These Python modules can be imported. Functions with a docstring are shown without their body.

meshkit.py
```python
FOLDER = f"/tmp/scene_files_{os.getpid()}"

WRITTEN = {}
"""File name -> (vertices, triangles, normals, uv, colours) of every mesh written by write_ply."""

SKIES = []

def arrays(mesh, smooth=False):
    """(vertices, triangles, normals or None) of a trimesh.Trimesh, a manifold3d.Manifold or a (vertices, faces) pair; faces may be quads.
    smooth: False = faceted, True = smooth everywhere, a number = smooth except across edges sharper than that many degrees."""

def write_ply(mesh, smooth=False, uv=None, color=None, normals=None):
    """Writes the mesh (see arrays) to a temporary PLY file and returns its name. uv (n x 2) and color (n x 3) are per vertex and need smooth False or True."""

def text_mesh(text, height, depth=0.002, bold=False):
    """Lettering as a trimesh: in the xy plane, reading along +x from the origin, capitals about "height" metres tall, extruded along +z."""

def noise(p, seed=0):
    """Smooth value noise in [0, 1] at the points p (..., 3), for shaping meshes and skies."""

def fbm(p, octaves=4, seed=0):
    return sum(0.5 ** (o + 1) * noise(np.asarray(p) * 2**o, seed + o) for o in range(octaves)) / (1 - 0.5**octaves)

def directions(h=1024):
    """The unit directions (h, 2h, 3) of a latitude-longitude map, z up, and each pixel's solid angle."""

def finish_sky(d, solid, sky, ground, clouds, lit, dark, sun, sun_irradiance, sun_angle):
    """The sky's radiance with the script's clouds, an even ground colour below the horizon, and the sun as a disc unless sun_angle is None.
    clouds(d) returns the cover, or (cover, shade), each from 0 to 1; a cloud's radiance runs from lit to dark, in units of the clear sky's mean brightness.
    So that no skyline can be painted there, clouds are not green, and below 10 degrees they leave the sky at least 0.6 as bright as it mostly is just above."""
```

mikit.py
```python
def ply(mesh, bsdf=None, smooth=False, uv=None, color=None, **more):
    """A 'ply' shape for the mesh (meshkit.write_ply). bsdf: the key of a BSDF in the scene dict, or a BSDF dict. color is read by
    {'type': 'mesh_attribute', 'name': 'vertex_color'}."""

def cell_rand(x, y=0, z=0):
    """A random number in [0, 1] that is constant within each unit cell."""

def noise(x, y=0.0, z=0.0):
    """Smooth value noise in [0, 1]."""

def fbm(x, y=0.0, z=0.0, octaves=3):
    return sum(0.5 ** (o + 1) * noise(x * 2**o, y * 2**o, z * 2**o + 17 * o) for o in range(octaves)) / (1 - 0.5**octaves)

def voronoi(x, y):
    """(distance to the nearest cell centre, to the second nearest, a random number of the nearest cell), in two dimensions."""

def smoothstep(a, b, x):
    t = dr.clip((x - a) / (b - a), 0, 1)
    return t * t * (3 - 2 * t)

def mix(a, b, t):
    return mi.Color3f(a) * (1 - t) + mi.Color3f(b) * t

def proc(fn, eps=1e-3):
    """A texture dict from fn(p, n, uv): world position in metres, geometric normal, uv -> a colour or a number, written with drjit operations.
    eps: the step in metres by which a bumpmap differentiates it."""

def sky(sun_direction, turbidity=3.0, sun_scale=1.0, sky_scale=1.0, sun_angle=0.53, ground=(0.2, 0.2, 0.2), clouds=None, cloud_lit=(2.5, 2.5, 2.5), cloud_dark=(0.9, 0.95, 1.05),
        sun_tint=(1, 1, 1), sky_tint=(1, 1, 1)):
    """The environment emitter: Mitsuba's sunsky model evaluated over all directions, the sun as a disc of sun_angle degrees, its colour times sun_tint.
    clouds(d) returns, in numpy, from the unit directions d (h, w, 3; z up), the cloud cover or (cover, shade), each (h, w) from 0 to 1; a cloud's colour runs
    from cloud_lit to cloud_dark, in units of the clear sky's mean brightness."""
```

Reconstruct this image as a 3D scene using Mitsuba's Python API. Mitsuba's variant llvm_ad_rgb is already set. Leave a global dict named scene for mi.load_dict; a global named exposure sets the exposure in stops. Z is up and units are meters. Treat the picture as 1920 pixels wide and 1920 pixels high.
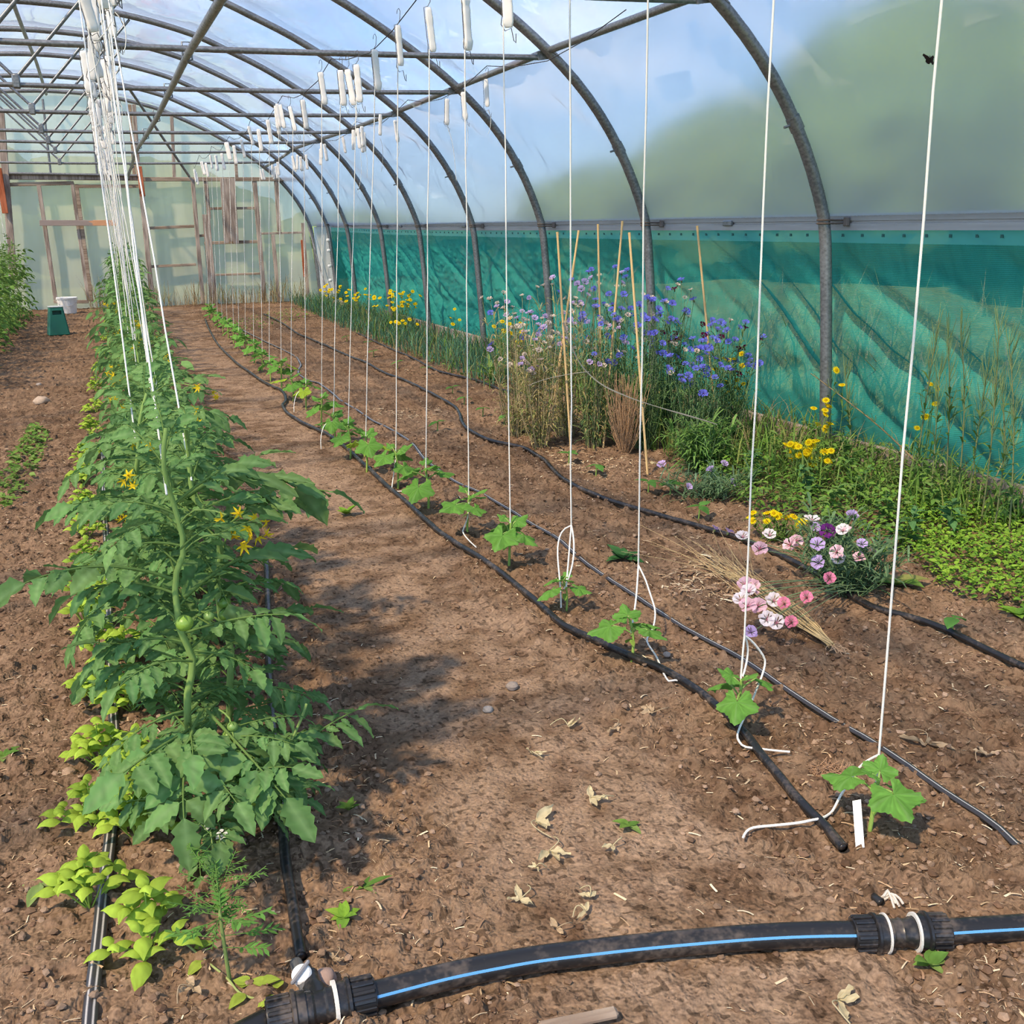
import math, random
import numpy as np, trimesh
import drjit as dr
import mitsuba as mi
import mikit, meshkit
from mikit import fbm, noise, voronoi, cell_rand, smoothstep, mix

T = mi.ScalarTransform4f
V = np.array
rng = np.random.default_rng(7)
random.seed(7)

# ---------------------------------------------------------------- camera, sky, exposure
EYE = V([0.0, 0.0, 1.2])
FWD = V([0.3355896, 0.90401677, -0.26482694])
UPV = V([0.1015336, 0.24477992, 0.96424775])
SUN = V([-0.66, -0.42, 0.95])


def cloud_cover(d):
    p = d * V([5.0, 5.0, 12.0])
    c = meshkit.fbm(p, 5, seed=3)
    return 0.5 * np.clip((c - 0.42) / 0.34, 0, 1) ** 1.3


scene = {
    'camera': {'type': 'perspective', 'fov': 2 * math.degrees(math.atan(960 / 1950.0)), 'fov_axis': 'x', 'near_clip': 0.05,
               'to_world': T().look_at(EYE.tolist(), (EYE + FWD).tolist(), UPV.tolist())},
    'sky': mikit.sky(SUN, turbidity=3.0, sun_scale=1.0, sky_scale=2.0, sun_angle=2.6, ground=(0.14, 0.15, 0.08),
                     clouds=cloud_cover, cloud_lit=(2.0, 2.05, 2.15), cloud_dark=(1.2, 1.25, 1.35), sun_tint=(1.0, 0.95, 0.88), sky_tint=(0.89, 0.97, 1.12)),
}
exposure = 2.4
labels = {}

# ---------------------------------------------------------------- names
used = {}


def numbered(name):
    n = used.get(name, -1) + 1
    used[name] = n
    return name if n == 0 else f'{name}_{n:03d}'


def thing(name, label, cat, group=None, kind=None):
    key = numbered(name)
    labels[key] = {'label': label, 'category': cat}
    if group:
        labels[key]['group'] = group
    if kind:
        labels[key]['kind'] = kind
    return key


def struct(name, label=None):
    key = numbered(name)
    labels[key] = {'kind': 'structure'}
    if label:
        labels[key]['label'] = label
    return key


def put(shape, parent, name=None, label=None, kind=None, M=None):
    """One entry of the scene: the thing itself, or a part of it."""
    key = numbered(f'{parent}__{name}') if name else parent
    scene[key] = shape if M is None else {**shape, 'to_world': T(np.ascontiguousarray(M))}
    if label or kind:
        e = labels.setdefault(key, {})
        if label:
            e['label'] = label
        if kind:
            e['kind'] = kind
    return key


ORD = ['nearest', 'second', 'third', 'fourth', 'fifth', 'sixth', 'seventh', 'eighth', 'ninth', 'tenth', 'eleventh', 'twelfth',
       'thirteenth', 'fourteenth', 'fifteenth', 'sixteenth', 'seventeenth', 'eighteenth', 'nineteenth', 'twentieth', 'twenty-first',
       'twenty-second', 'twenty-third', 'twenty-fourth', 'twenty-fifth', 'twenty-sixth', 'twenty-seventh', 'twenty-eighth', 'twenty-ninth',
       'thirtieth', 'thirty-first', 'thirty-second', 'thirty-third', 'thirty-fourth', 'thirty-fifth', 'thirty-sixth', 'thirty-seventh',
       'thirty-eighth', 'thirty-ninth', 'fortieth', 'forty-first', 'forty-second', 'forty-third', 'forty-fourth', 'forty-fifth']


def nth(i, what):
    return f'the {ORD[i]} {what} from the camera' if i else f'the {what} nearest the camera'


# ---------------------------------------------------------------- mesh helpers
def unit(a):
    a = np.asarray(a, float)
    return a / (np.linalg.norm(a) + 1e-12)


def frame(z, up=(0, 0, 1)):
    z = unit(z)
    x = np.cross(up, z)
    if np.linalg.norm(x) < 1e-4:
        x = np.cross((0, 1, 0.01), z)
    x = unit(x)
    return np.stack([x, np.cross(z, x), z], 1)


def rotz(a):
    c, s = math.cos(a), math.sin(a)
    return V([[c, -s, 0], [s, c, 0], [0, 0, 1.0]])


def rotx(a):
    c, s = math.cos(a), math.sin(a)
    return V([[1.0, 0, 0], [0, c, -s], [0, s, c]])


def roty(a):
    c, s = math.cos(a), math.sin(a)
    return V([[c, 0, s], [0, 1.0, 0], [-s, 0, c]])


def mat(R=np.eye(3), t=(0, 0, 0), s=1.0):
    M = np.eye(4)
    M[:3, :3] = np.asarray(R) * s
    M[:3, 3] = t
    return M


def spline(pts, n):
    """n points along a smooth curve through pts."""
    pts = np.asarray(pts, float)
    if len(pts) < 3:
        return pts[0] + np.linspace(0, 1, n)[:, None] * (pts[-1] - pts[0])
    from scipy.interpolate import PchipInterpolator
    s = np.r_[0, np.cumsum(np.linalg.norm(np.diff(pts, axis=0), axis=1))]
    return PchipInterpolator(s, pts)(np.linspace(0, s[-1], n))


class MB:
    def __init__(self):
        self.v, self.f, self.c, self.n = [], [], [], 0

    def add(self, v, f, c=(0.5, 0.5, 0.5)):
        v = np.asarray(v, float)
        f = np.asarray(f, int)
        if f.shape[1] == 4:
            f = np.vstack([f[:, [0, 1, 2]], f[:, [0, 2, 3]]])
        c = np.asarray(c, float)
        if c.ndim == 1:
            c = np.tile(c, (len(v), 1))
        self.v.append(v)
        self.f.append(f + self.n)
        self.c.append(c)
        self.n += len(v)
        return self

    def mesh(self, m, R=np.eye(3), t=(0, 0, 0), c=(0.5, 0.5, 0.5)):
        return self.add(np.asarray(m.vertices) @ np.asarray(R).T + V(t), m.faces, c)

    def tube(self, pts, r, n=8, c=(0.5, 0.5, 0.5), cap=True, flat=1.0):
        pts = np.asarray(pts, float)
        m = len(pts)
        r = np.broadcast_to(np.asarray(r, float), m)
        tan = np.gradient(pts, axis=0)
        tan /= np.linalg.norm(tan, axis=1, keepdims=True) + 1e-12
        a = frame(tan[0])[:, 0]
        ang = np.arange(n) * 2 * np.pi / n
        rings = []
        for k in range(m):
            a = unit(a - tan[k] * (a @ tan[k]))
            b = np.cross(tan[k], a)
            rings.append(pts[k] + r[k] * (np.cos(ang)[:, None] * a + flat * np.sin(ang)[:, None] * b))
        v = np.vstack(rings)
        i = np.arange(n)
        q = np.vstack([np.stack([k * n + i, k * n + (i + 1) % n, (k + 1) * n + (i + 1) % n, (k + 1) * n + i], 1) for k in range(m - 1)])
        f = np.vstack([q[:, [0, 1, 2]], q[:, [0, 2, 3]]])
        cc = np.asarray(c, float)
        if cc.ndim == 2:
            cc = np.repeat(cc, n, 0)
        if cap:
            v = np.vstack([v, pts[:1], pts[-1:]])
            f = np.vstack([f, np.stack([i * 0 + m * n, (i + 1) % n, i], 1), np.stack([i * 0 + m * n + 1, (m - 1) * n + i, (m - 1) * n + (i + 1) % n], 1)])
            if cc.ndim == 2:
                cc = np.vstack([cc, cc[:1], cc[-1:]])
        return self.add(v, f, cc)

    def box(self, size, R=np.eye(3), t=(0, 0, 0), c=(0.5, 0.5, 0.5), bevel=0.0):
        s = np.asarray(size, float) / 2
        if bevel:
            b = min(bevel, s.min() * 0.9)
            p = []
            for sx in (-1, 1):
                for sy in (-1, 1):
                    for sz in (-1, 1):
                        k = V([sx, sy, sz]) * s
                        for ax in range(3):
                            q = k - V([sx, sy, sz]) * b
                            q[ax] = k[ax]
                            p.append(q)
            m = trimesh.convex.convex_hull(V(p))
        else:
            m = trimesh.creation.box(size)
        return self.mesh(m, R, t, c)

    def plank(self, a, b, w, d, c=(0.5, 0.5, 0.5), up=(0, 1, 0), bevel=0.004):
        """A board from a to b: w wide across, d deep along up."""
        a, b = V(a, float) if False else np.asarray(a, float), np.asarray(b, float)
        z = unit(b - a)
        x = unit(np.cross(up, z))
        R = np.stack([x, np.cross(z, x), z], 1)
        return self.box([w, d, np.linalg.norm(b - a)], R, (a + b) / 2, c, bevel)

    def get(self):
        return np.vstack(self.v), np.vstack(self.f), np.vstack(self.c)

    def ply(self, bsdf, smooth=False, **k):
        v, f, c = self.get()
        if bsdf in ('matte', 'plastic', 'leaf', 'petal', 'crumb'):
            smooth = smooth is True
            return mikit.ply((v, f), bsdf, smooth, color=c, **k)
        return mikit.ply((v, f), bsdf, smooth, **k)


def weld(v, f, c):
    return v, f, c


# ---------------------------------------------------------------- materials
def rgb(*c):
    return {'type': 'rgb', 'value': list(map(float, c))}


VC = {'type': 'mesh_attribute', 'name': 'vertex_color'}


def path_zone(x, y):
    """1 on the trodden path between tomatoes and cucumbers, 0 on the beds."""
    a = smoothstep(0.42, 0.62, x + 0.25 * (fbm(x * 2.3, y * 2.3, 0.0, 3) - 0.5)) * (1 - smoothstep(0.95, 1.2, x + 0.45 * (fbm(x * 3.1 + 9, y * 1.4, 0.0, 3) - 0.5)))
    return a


def soil_color(p, n, uv):
    big = fbm(p.x * 1.7, p.y * 1.7, 3.0, 4)
    mid = fbm(p.x * 14, p.y * 14, 1.0, 3)
    fine = fbm(p.x * 150, p.y * 150, p.z * 60, 3)
    dry = smoothstep(0.3, 0.75, 0.5 * big + 0.5 * mid)
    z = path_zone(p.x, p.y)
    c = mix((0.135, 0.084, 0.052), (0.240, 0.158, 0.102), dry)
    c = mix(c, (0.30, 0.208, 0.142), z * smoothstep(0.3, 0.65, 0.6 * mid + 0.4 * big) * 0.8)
    c = c * (0.40 + 1.2 * fine)
    a = noise(p.x * 9, p.y * 9, 2.0) * 9.0
    ca, sa = dr.cos(a), dr.sin(a)
    fleck = smoothstep(0.66, 0.76, noise((p.x * ca + p.y * sa) * 130, (p.y * ca - p.x * sa) * 420, 5.0)) * smoothstep(0.3, 0.55, noise(p.x * 31, p.y * 31, 8.0))
    c = mix(c, (0.46, 0.33, 0.21), fleck * 0.6)
    pit = smoothstep(0.72, 0.82, noise(p.x * 95, p.y * 95, 11.0))
    c = c * (1 - 0.5 * pit)
    return c


def soil_bump(p, n, uv):
    return 0.6 * fbm(p.x * 55, p.y * 55, p.z * 55, 3) + 0.4 * fbm(p.x * 190, p.y * 190, p.z * 190, 2)


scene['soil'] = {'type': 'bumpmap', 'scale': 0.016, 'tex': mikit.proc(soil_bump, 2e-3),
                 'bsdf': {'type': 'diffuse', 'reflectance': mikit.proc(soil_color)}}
scene['crumb'] = {'type': 'diffuse', 'reflectance': VC}
scene['matte'] = {'type': 'twosided', 'bsdf': {'type': 'principled', 'base_color': VC, 'roughness': 0.8, 'specular': 0.3}}
scene['plastic'] = {'type': 'twosided', 'bsdf': {'type': 'principled', 'base_color': VC, 'roughness': 0.38, 'specular': 0.5}}
scene['leaf'] = {'type': 'principledthin', 'base_color': VC, 'roughness': 0.42, 'diff_trans': 0.55, 'eta': 1.38}
scene['petal'] = {'type': 'principledthin', 'base_color': VC, 'roughness': 0.7, 'diff_trans': 0.7, 'eta': 1.3}


def galv_color(p, n, uv):
    s = voronoi(uv.x * 260.0, uv.y * 26.0)[2] if False else fbm(p.x * 90, p.y * 90, p.z * 90, 2)
    d = fbm(p.x * 6, p.y * 6, p.z * 6, 3)
    return mix((0.17, 0.175, 0.18), (0.32, 0.325, 0.33), smoothstep(0.25, 0.75, 0.6 * s + 0.4 * d))


scene['galv'] = {'type': 'principled', 'base_color': mikit.proc(galv_color), 'metallic': 0.65, 'roughness': 0.40, 'specular': 0.5}


def dust_black(p, n, uv):
    d = fbm(p.x * 22, p.y * 22, p.z * 22, 4)
    g = fbm(p.x * 150, p.y * 150, p.z * 150, 2)
    return mix((0.014, 0.014, 0.015), (0.115, 0.092, 0.074), smoothstep(0.45, 0.75, 0.7 * d + 0.3 * g) * 0.8)


scene['black_poly'] = {'type': 'principled', 'base_color': mikit.proc(dust_black), 'roughness': 0.36, 'specular': 0.5}


def wood_fn(lo, hi, scale=1.0):
    def fn(p, n, uv):
        g = fbm(p.x * 60 * scale, p.y * 60 * scale, p.z * 5 * scale, 3)
        h = fbm(p.x * 9, p.y * 9, p.z * 3, 3)
        t = smoothstep(0.3, 0.7, 0.6 * g + 0.4 * h)
        return mix(lo, hi, t)
    return fn


def wood_fn_x(lo, hi):
    def fn(p, n, uv):
        g = fbm(p.x * 5, p.y * 60, p.z * 60, 3)
        h = fbm(p.x * 4, p.y * 9, p.z * 9, 3)
        return mix(lo, hi, smoothstep(0.3, 0.7, 0.55 * g + 0.45 * h))
    return fn


scene['wood_grey'] = {'type': 'diffuse', 'reflectance': mikit.proc(wood_fn((0.21, 0.165, 0.14), (0.48, 0.41, 0.35)))}
scene['wood_pale'] = {'type': 'diffuse', 'reflectance': mikit.proc(wood_fn_x((0.22, 0.16, 0.12), (0.44, 0.36, 0.28)))}
scene['wood_red'] = {'type': 'diffuse', 'reflectance': mikit.proc(wood_fn((0.30, 0.085, 0.04), (0.50, 0.17, 0.09)))}


def patch_wood(p, n, uv):
    g = fbm(p.x * 4, p.y * 50, p.z * 60, 3)
    e = smoothstep(0.0, 0.03, p.x - (-0.26) + 0.12 * (fbm(p.z * 60, p.x * 9) - 0.5)) * (1 - smoothstep(0.0, 0.05, p.x - 0.42 + 0.15 * (fbm(p.z * 50, p.x * 7) - 0.5)))
    return mix(mix((0.25, 0.2, 0.18), (0.40, 0.34, 0.31), g), mix((0.55, 0.26, 0.13), (0.68, 0.40, 0.24), g), e)


scene['wood_patch'] = {'type': 'diffuse', 'reflectance': mikit.proc(patch_wood)}


def film(w, color, trans, rough=0.35, tint=(1, 1, 1)):
    return {'type': 'blendbsdf', 'weight': w, 'clear': {'type': 'thindielectric', 'int_ior': 1.5, 'specular_transmittance': rgb(*tint)},
            'haze': {'type': 'principledthin', 'base_color': color, 'roughness': rough, 'diff_trans': trans, 'eta': 1.45}}


POLY = rgb(0.62, 0.64, 0.65)
scene['side_film'] = {'type': 'principledthin', 'base_color': POLY, 'roughness': 0.28, 'spec_trans': 0.44, 'diff_trans': 1.1, 'eta': 1.25}
scene['roof_film'] = film(0.21, POLY, 1.1, tint=(0.80, 0.80, 0.80))


def end_col(p, n, uv):
    a = fbm(p.x * 3, p.y * 3, p.z * 1.2, 4)
    s = smoothstep(0.45, 0.8, fbm(p.x * 9, 2.0, p.z * 1.0, 3))
    return mix(mix((0.77, 0.78, 0.60), (0.67, 0.68, 0.48), a), (0.5, 0.54, 0.40), s * 0.35)


scene['end_film'] = film(0.86, mikit.proc(end_col), 0.95)


# ================================================================ the setting
def ground_h(x, y):
    """Height of the soil, in numpy."""
    x, y = np.asarray(x, float), np.asarray(y, float)
    p = np.stack([x, y, x * 0], -1)
    big = meshkit.fbm(p * 1.6, 3, seed=1) - 0.5
    mid = meshkit.fbm(p * 9.0, 3, seed=2) - 0.5
    path = np.clip((x - 0.45) / 0.15, 0, 1) * np.clip((1.12 - x) / 0.15, 0, 1)
    loose = 1 - 0.75 * path
    row = 0.022 * np.exp(-((x - 0.06) / 0.24) ** 2) + 0.012 * np.exp(-((x - 1.35) / 0.3) ** 2)
    near = np.clip((14 - y) / 6, 0.3, 1)
    return (0.03 * big + 0.035 * mid * loose + row) * near - 0.004


GX, GY = np.arange(-5, 5, 0.03), np.arange(0.3, 19, 0.03)
GZ = ground_h(*np.meshgrid(GX, GY))


def gh(x, y):
    a, b = min(max((x + 5) / 0.03, 0), len(GX) - 2.001), min(max((y - 0.3) / 0.03, 0), len(GY) - 2.001)
    i, j = int(a), int(b)
    a, b = a - i, b - j
    return float((GZ[j, i] * (1 - a) + GZ[j, i + 1] * a) * (1 - b) + (GZ[j + 1, i] * (1 - a) + GZ[j + 1, i + 1] * a) * b)


def on(xy, dz=0.0):
    return V([xy[0], xy[1], gh(xy[0], xy[1]) + dz])


def grid_mesh(xs, ys, zfun):
    X, Y_ = np.meshgrid(xs, ys)
    Z = zfun(X, Y_)
    v = np.stack([X, Y_, Z], -1).reshape(-1, 3)
    a, b = len(xs), len(ys)
    i = (np.arange(b - 1)[:, None] * a + np.arange(a - 1)[None]).ravel()
    return v, np.stack([i, i + 1, i + a + 1, i + a], 1)


def lines(lo, hi, d0, growth):
    out, d = [lo], d0
    while out[-1] < hi:
        out.append(out[-1] + d)
        d = max(d0, d0 * (1 + growth * (out[-1] - lo)))
    return V(out)


def soil_z(X, Y_):
    z = ground_h(X, Y_)
    p = np.stack([X, Y_, X * 0], -1)
    path = np.clip((X - 0.45) / 0.15, 0, 1) * np.clip((1.12 - X) / 0.15, 0, 1)
    crumb = meshkit.fbm(p * 42, 3, seed=5)
    z = z + (0.026 - 0.019 * path) * (np.clip(crumb - 0.42, 0, 1) * 2.0) - 0.005
    return z


xs = np.r_[np.arange(-5.2, -1.3, 0.12), np.arange(-1.3, 2.9, 0.0095), np.arange(2.9, 4.01, 0.05)]
ys = lines(0.6, 18.45, 0.008, 0.46)
floor = struct('floor', 'brown bare soil of the beds and paths')
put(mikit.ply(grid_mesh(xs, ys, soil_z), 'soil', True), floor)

scene['grass_ground'] = {'type': 'diffuse', 'reflectance': mikit.proc(lambda p, n, uv: mix((0.10, 0.14, 0.035), (0.30, 0.30, 0.10), fbm(p.x * 2, p.y * 2, 1.0, 4)) * (0.6 + 0.8 * noise(p.x * 40, p.y * 40)))}


def bank(X, Y_):
    """The field outside, with the grassy bank along the right side."""
    b = 0.55 * np.clip((X - 4.1) / 1.6, 0, 1) ** 0.8 * np.clip((18 - Y_) / 6, 0.25, 1)
    p = np.stack([X, Y_, X * 0], -1)
    inside = (X > -5.1) & (X < 3.9) & (Y_ > -4) & (Y_ < 18.4)
    return np.where(inside, -0.12, -0.03 + b * (0.8 + 0.4 * meshkit.fbm(p * 1.1, 3, seed=8)))


put(mikit.ply(grid_mesh(np.r_[-45, -25, -12, np.arange(-8, 12, 0.35), 16, 22, 30, 45], np.r_[-30, -15, np.arange(-8, 26, 0.5), 30, 40, 60], bank), 'grass_ground', True),
    struct('ground_outside', 'rough grass outside the tunnel'))

# ---- cross-section of the tunnel: half widths and heights from the middle line
XC = -0.6
HALF = V([(0, 3.31), (0.35, 3.30), (0.7, 3.275), (1.0, 3.235), (1.4, 3.15), (1.66, 3.075), (1.9, 2.975), (2.25, 2.82), (2.6, 2.63), (3.0, 2.375), (3.24, 2.19),
          (3.44, 2.0), (3.6, 1.8), (3.74, 1.57), (3.84, 1.35), (3.89, 1.2), (3.92, 0.95), (3.95, 0.6), (3.99, 0.0)])
PROFILE = spline(np.vstack([HALF[::-1] * V([-1, 1]), HALF[1:]]) + V([XC, 0]), 97)
PN = np.gradient(PROFILE, axis=0)
PN = np.stack([-PN[:, 1], PN[:, 0]], 1)
PN /= np.linalg.norm(PN, axis=1, keepdims=True)
HY = [0.85, 2.65, 4.5, 6.35, 8.15, 9.9, 11.75, 13.5, 15.5, 16.9, 18.3]
HDX = [0.10, 0.09, 0.06, 0.03, 0.02, 0.01, -0.02, -0.04, -0.05, -0.06, -0.08]
HDZ = [0, 0, -0.02, 0.0, 0, 0, 0.0, 0.03, 0.06, -0.02, -0.06]


def hoop_pts(i):
    p = PROFILE + V([HDX[i], 0])
    z = p[:, 1] + HDZ[i] * np.clip(p[:, 1] - 1.2, 0, 1)
    return np.stack([p[:, 0], np.full(len(p), HY[i]), z], 1)


for i in range(len(HY)):
    if i < 2:
        lab = ['galvanised steel hoop behind the camera', 'galvanised steel hoop just out of the frame beside the camera'][i]
    elif i == 10:
        lab = 'galvanised end hoop against the far end wall'
    else:
        lab = f'galvanised steel tunnel hoop, {nth(i - 2, "hoop")}'
    h = thing('tunnel_hoop', lab, 'hoop', 'galvanised hoops of the tunnel')
    pts = hoop_pts(i)
    put(MB().tube(pts, 0.03, 12).ply('galv', True), h, 'tube')
    k = 79 + 3
    if 2 <= i < 10:
        j = MB()
        for s in (0.0,):
            a = pts[k]
            t_ = unit(pts[k + 1] - pts[k - 1])
            j.tube([a - t_ * 0.035, a + t_ * 0.035], 0.0345, 12)
            j.tube([a + V([-0.03, 0, -0.012]), a + V([-0.06, 0, -0.02])], 0.007, 6)
        put(j.ply('galv', 40), h, 'sleeve')

# ---- polythene cover: one sheet pulled over the hoops, sagging a little between them and creased toward each hoop
NY = 260
fy = np.linspace(-3.0, 18.36, NY)
ki = np.arange(len(PROFILE))
zfull = PROFILE[:, 1]
keep = (zfull > 1.2) | (PROFILE[:, 0] < 0)
P2, N2 = PROFILE[keep], PN[keep]
U, W = np.meshgrid(np.arange(len(P2)), fy)
hy = V([-1.0] + HY)
idx = np.clip(np.searchsorted(hy, fy) - 1, 0, len(hy) - 2)
t_bay = np.clip((fy - hy[idx]) / (hy[idx + 1] - hy[idx]), 0, 1)
sag = 4 * t_bay * (1 - t_bay)
arc = np.linspace(0, len(P2) - 1, len(P2)) / len(P2)
dxs = np.interp(fy, HY, HDX)
dzs = np.interp(fy, HY, HDZ)
pp = np.stack([np.broadcast_to(arc * 12.0, U.shape), np.broadcast_to(fy[:, None] * 1.1, U.shape), 0 * U + idx[:, None] * 7.7], -1)
# creases fan out from the hoops: noise stretched along the tunnel, leaning downward away from a hoop
lean = (t_bay[:, None] - 0.5) * 2.0
q = np.stack([arc[None] * 46 + 2.6 * lean * np.abs(lean) + idx[:, None] * 13.1, 0.55 * np.broadcast_to(fy[:, None], U.shape), 0 * U], -1)
crease = meshkit.fbm(q, 3, seed=4) - 0.5
low = np.clip((2.9 - P2[:, 1]) / 1.2, 0.12, 1)[None] * (P2[:, 0] > -0.6)[None] + 0.15
amp = 0.15 * low * (sag[:, None] ** 0.7)
off = 0.036 + amp * (crease * 1.3) - 0.03 * sag[:, None] * np.clip((P2[:, 1] - 1.3) / 0.6, 0, 1)[None]
fade = np.clip((P2[:, 1] - 1.22) / 0.12, 0.0, 1)[None]
off = 0.034 * (1 - fade) + off * fade
off = np.maximum(off, 0.032 - 0.06 * sag[:, None])
Xf = P2[None, :, 0] + N2[None, :, 0] * off + dxs[:, None]
Zf = P2[None, :, 1] + N2[None, :, 1] * off + dzs[:, None] * np.clip(P2[None, :, 1] - 1.2, 0, 1)
v = np.stack([Xf, W, Zf], -1).reshape(-1, 3)
n_ = len(P2)
i0 = (np.arange(NY - 1)[:, None] * n_ + np.arange(n_ - 1)[None]).ravel()
cover = struct('ceiling', 'clear hazy polythene cover stretched over the hoops')
quads = np.stack([i0, i0 + 1, i0 + n_ + 1, i0 + n_], 1)
side = (P2[i0 % n_, 0] > 2.59)
for sel, mtl, nm in ((~side, 'roof_film', 'sheet'), (side, 'side_film', 'side_sheet')):
    qq = quads[sel]
    us, inv = np.unique(qq, return_inverse=True)
    put(mikit.ply((v[us], inv.reshape(qq.shape)), mtl, True), cover, nm)

# ---- lengthwise pipes
def rail_pts(x, z, y0=-1.0, y1=18.25, n=60, wob=0.0):
    y = np.linspace(y0, y1, n)
    return np.stack([x + np.interp(y, HY, HDX) + wob * np.sin(y * 2.1), y, z + np.interp(y, HY, HDZ) * 0.8], 1)


put(MB().tube(rail_pts(2.60, 2.235), 0.021, 10).ply('galv', True),
    thing('purlin', 'dark steel purlin joining the hoops at the right shoulder of the roof', 'purlin'))
put(MB().tube(rail_pts(-3.80, 2.235), 0.021, 10).ply('galv', True),
    thing('purlin', 'steel purlin joining the hoops at the left shoulder, outside the view', 'purlin'))
put(MB().tube(rail_pts(-0.6, 3.245), 0.021, 10).ply('galv', True),
    thing('purlin', 'ridge purlin under the top of the hoops, dark against the sky', 'purlin'))
cp = thing('crop_pipe', 'long grey steel pipe slung under the crop bars from the end-wall lintel toward the camera', 'pipe')
cpp = rail_pts(0.47, 2.12, y1=16.95)
cpp = np.vstack([cpp, [[0.39, 17.4, 2.07], [0.36, 18.2, 1.985]]])
put(MB().tube(cpp, 0.021, 10).ply('galv', True), cp, 'tube')

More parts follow.
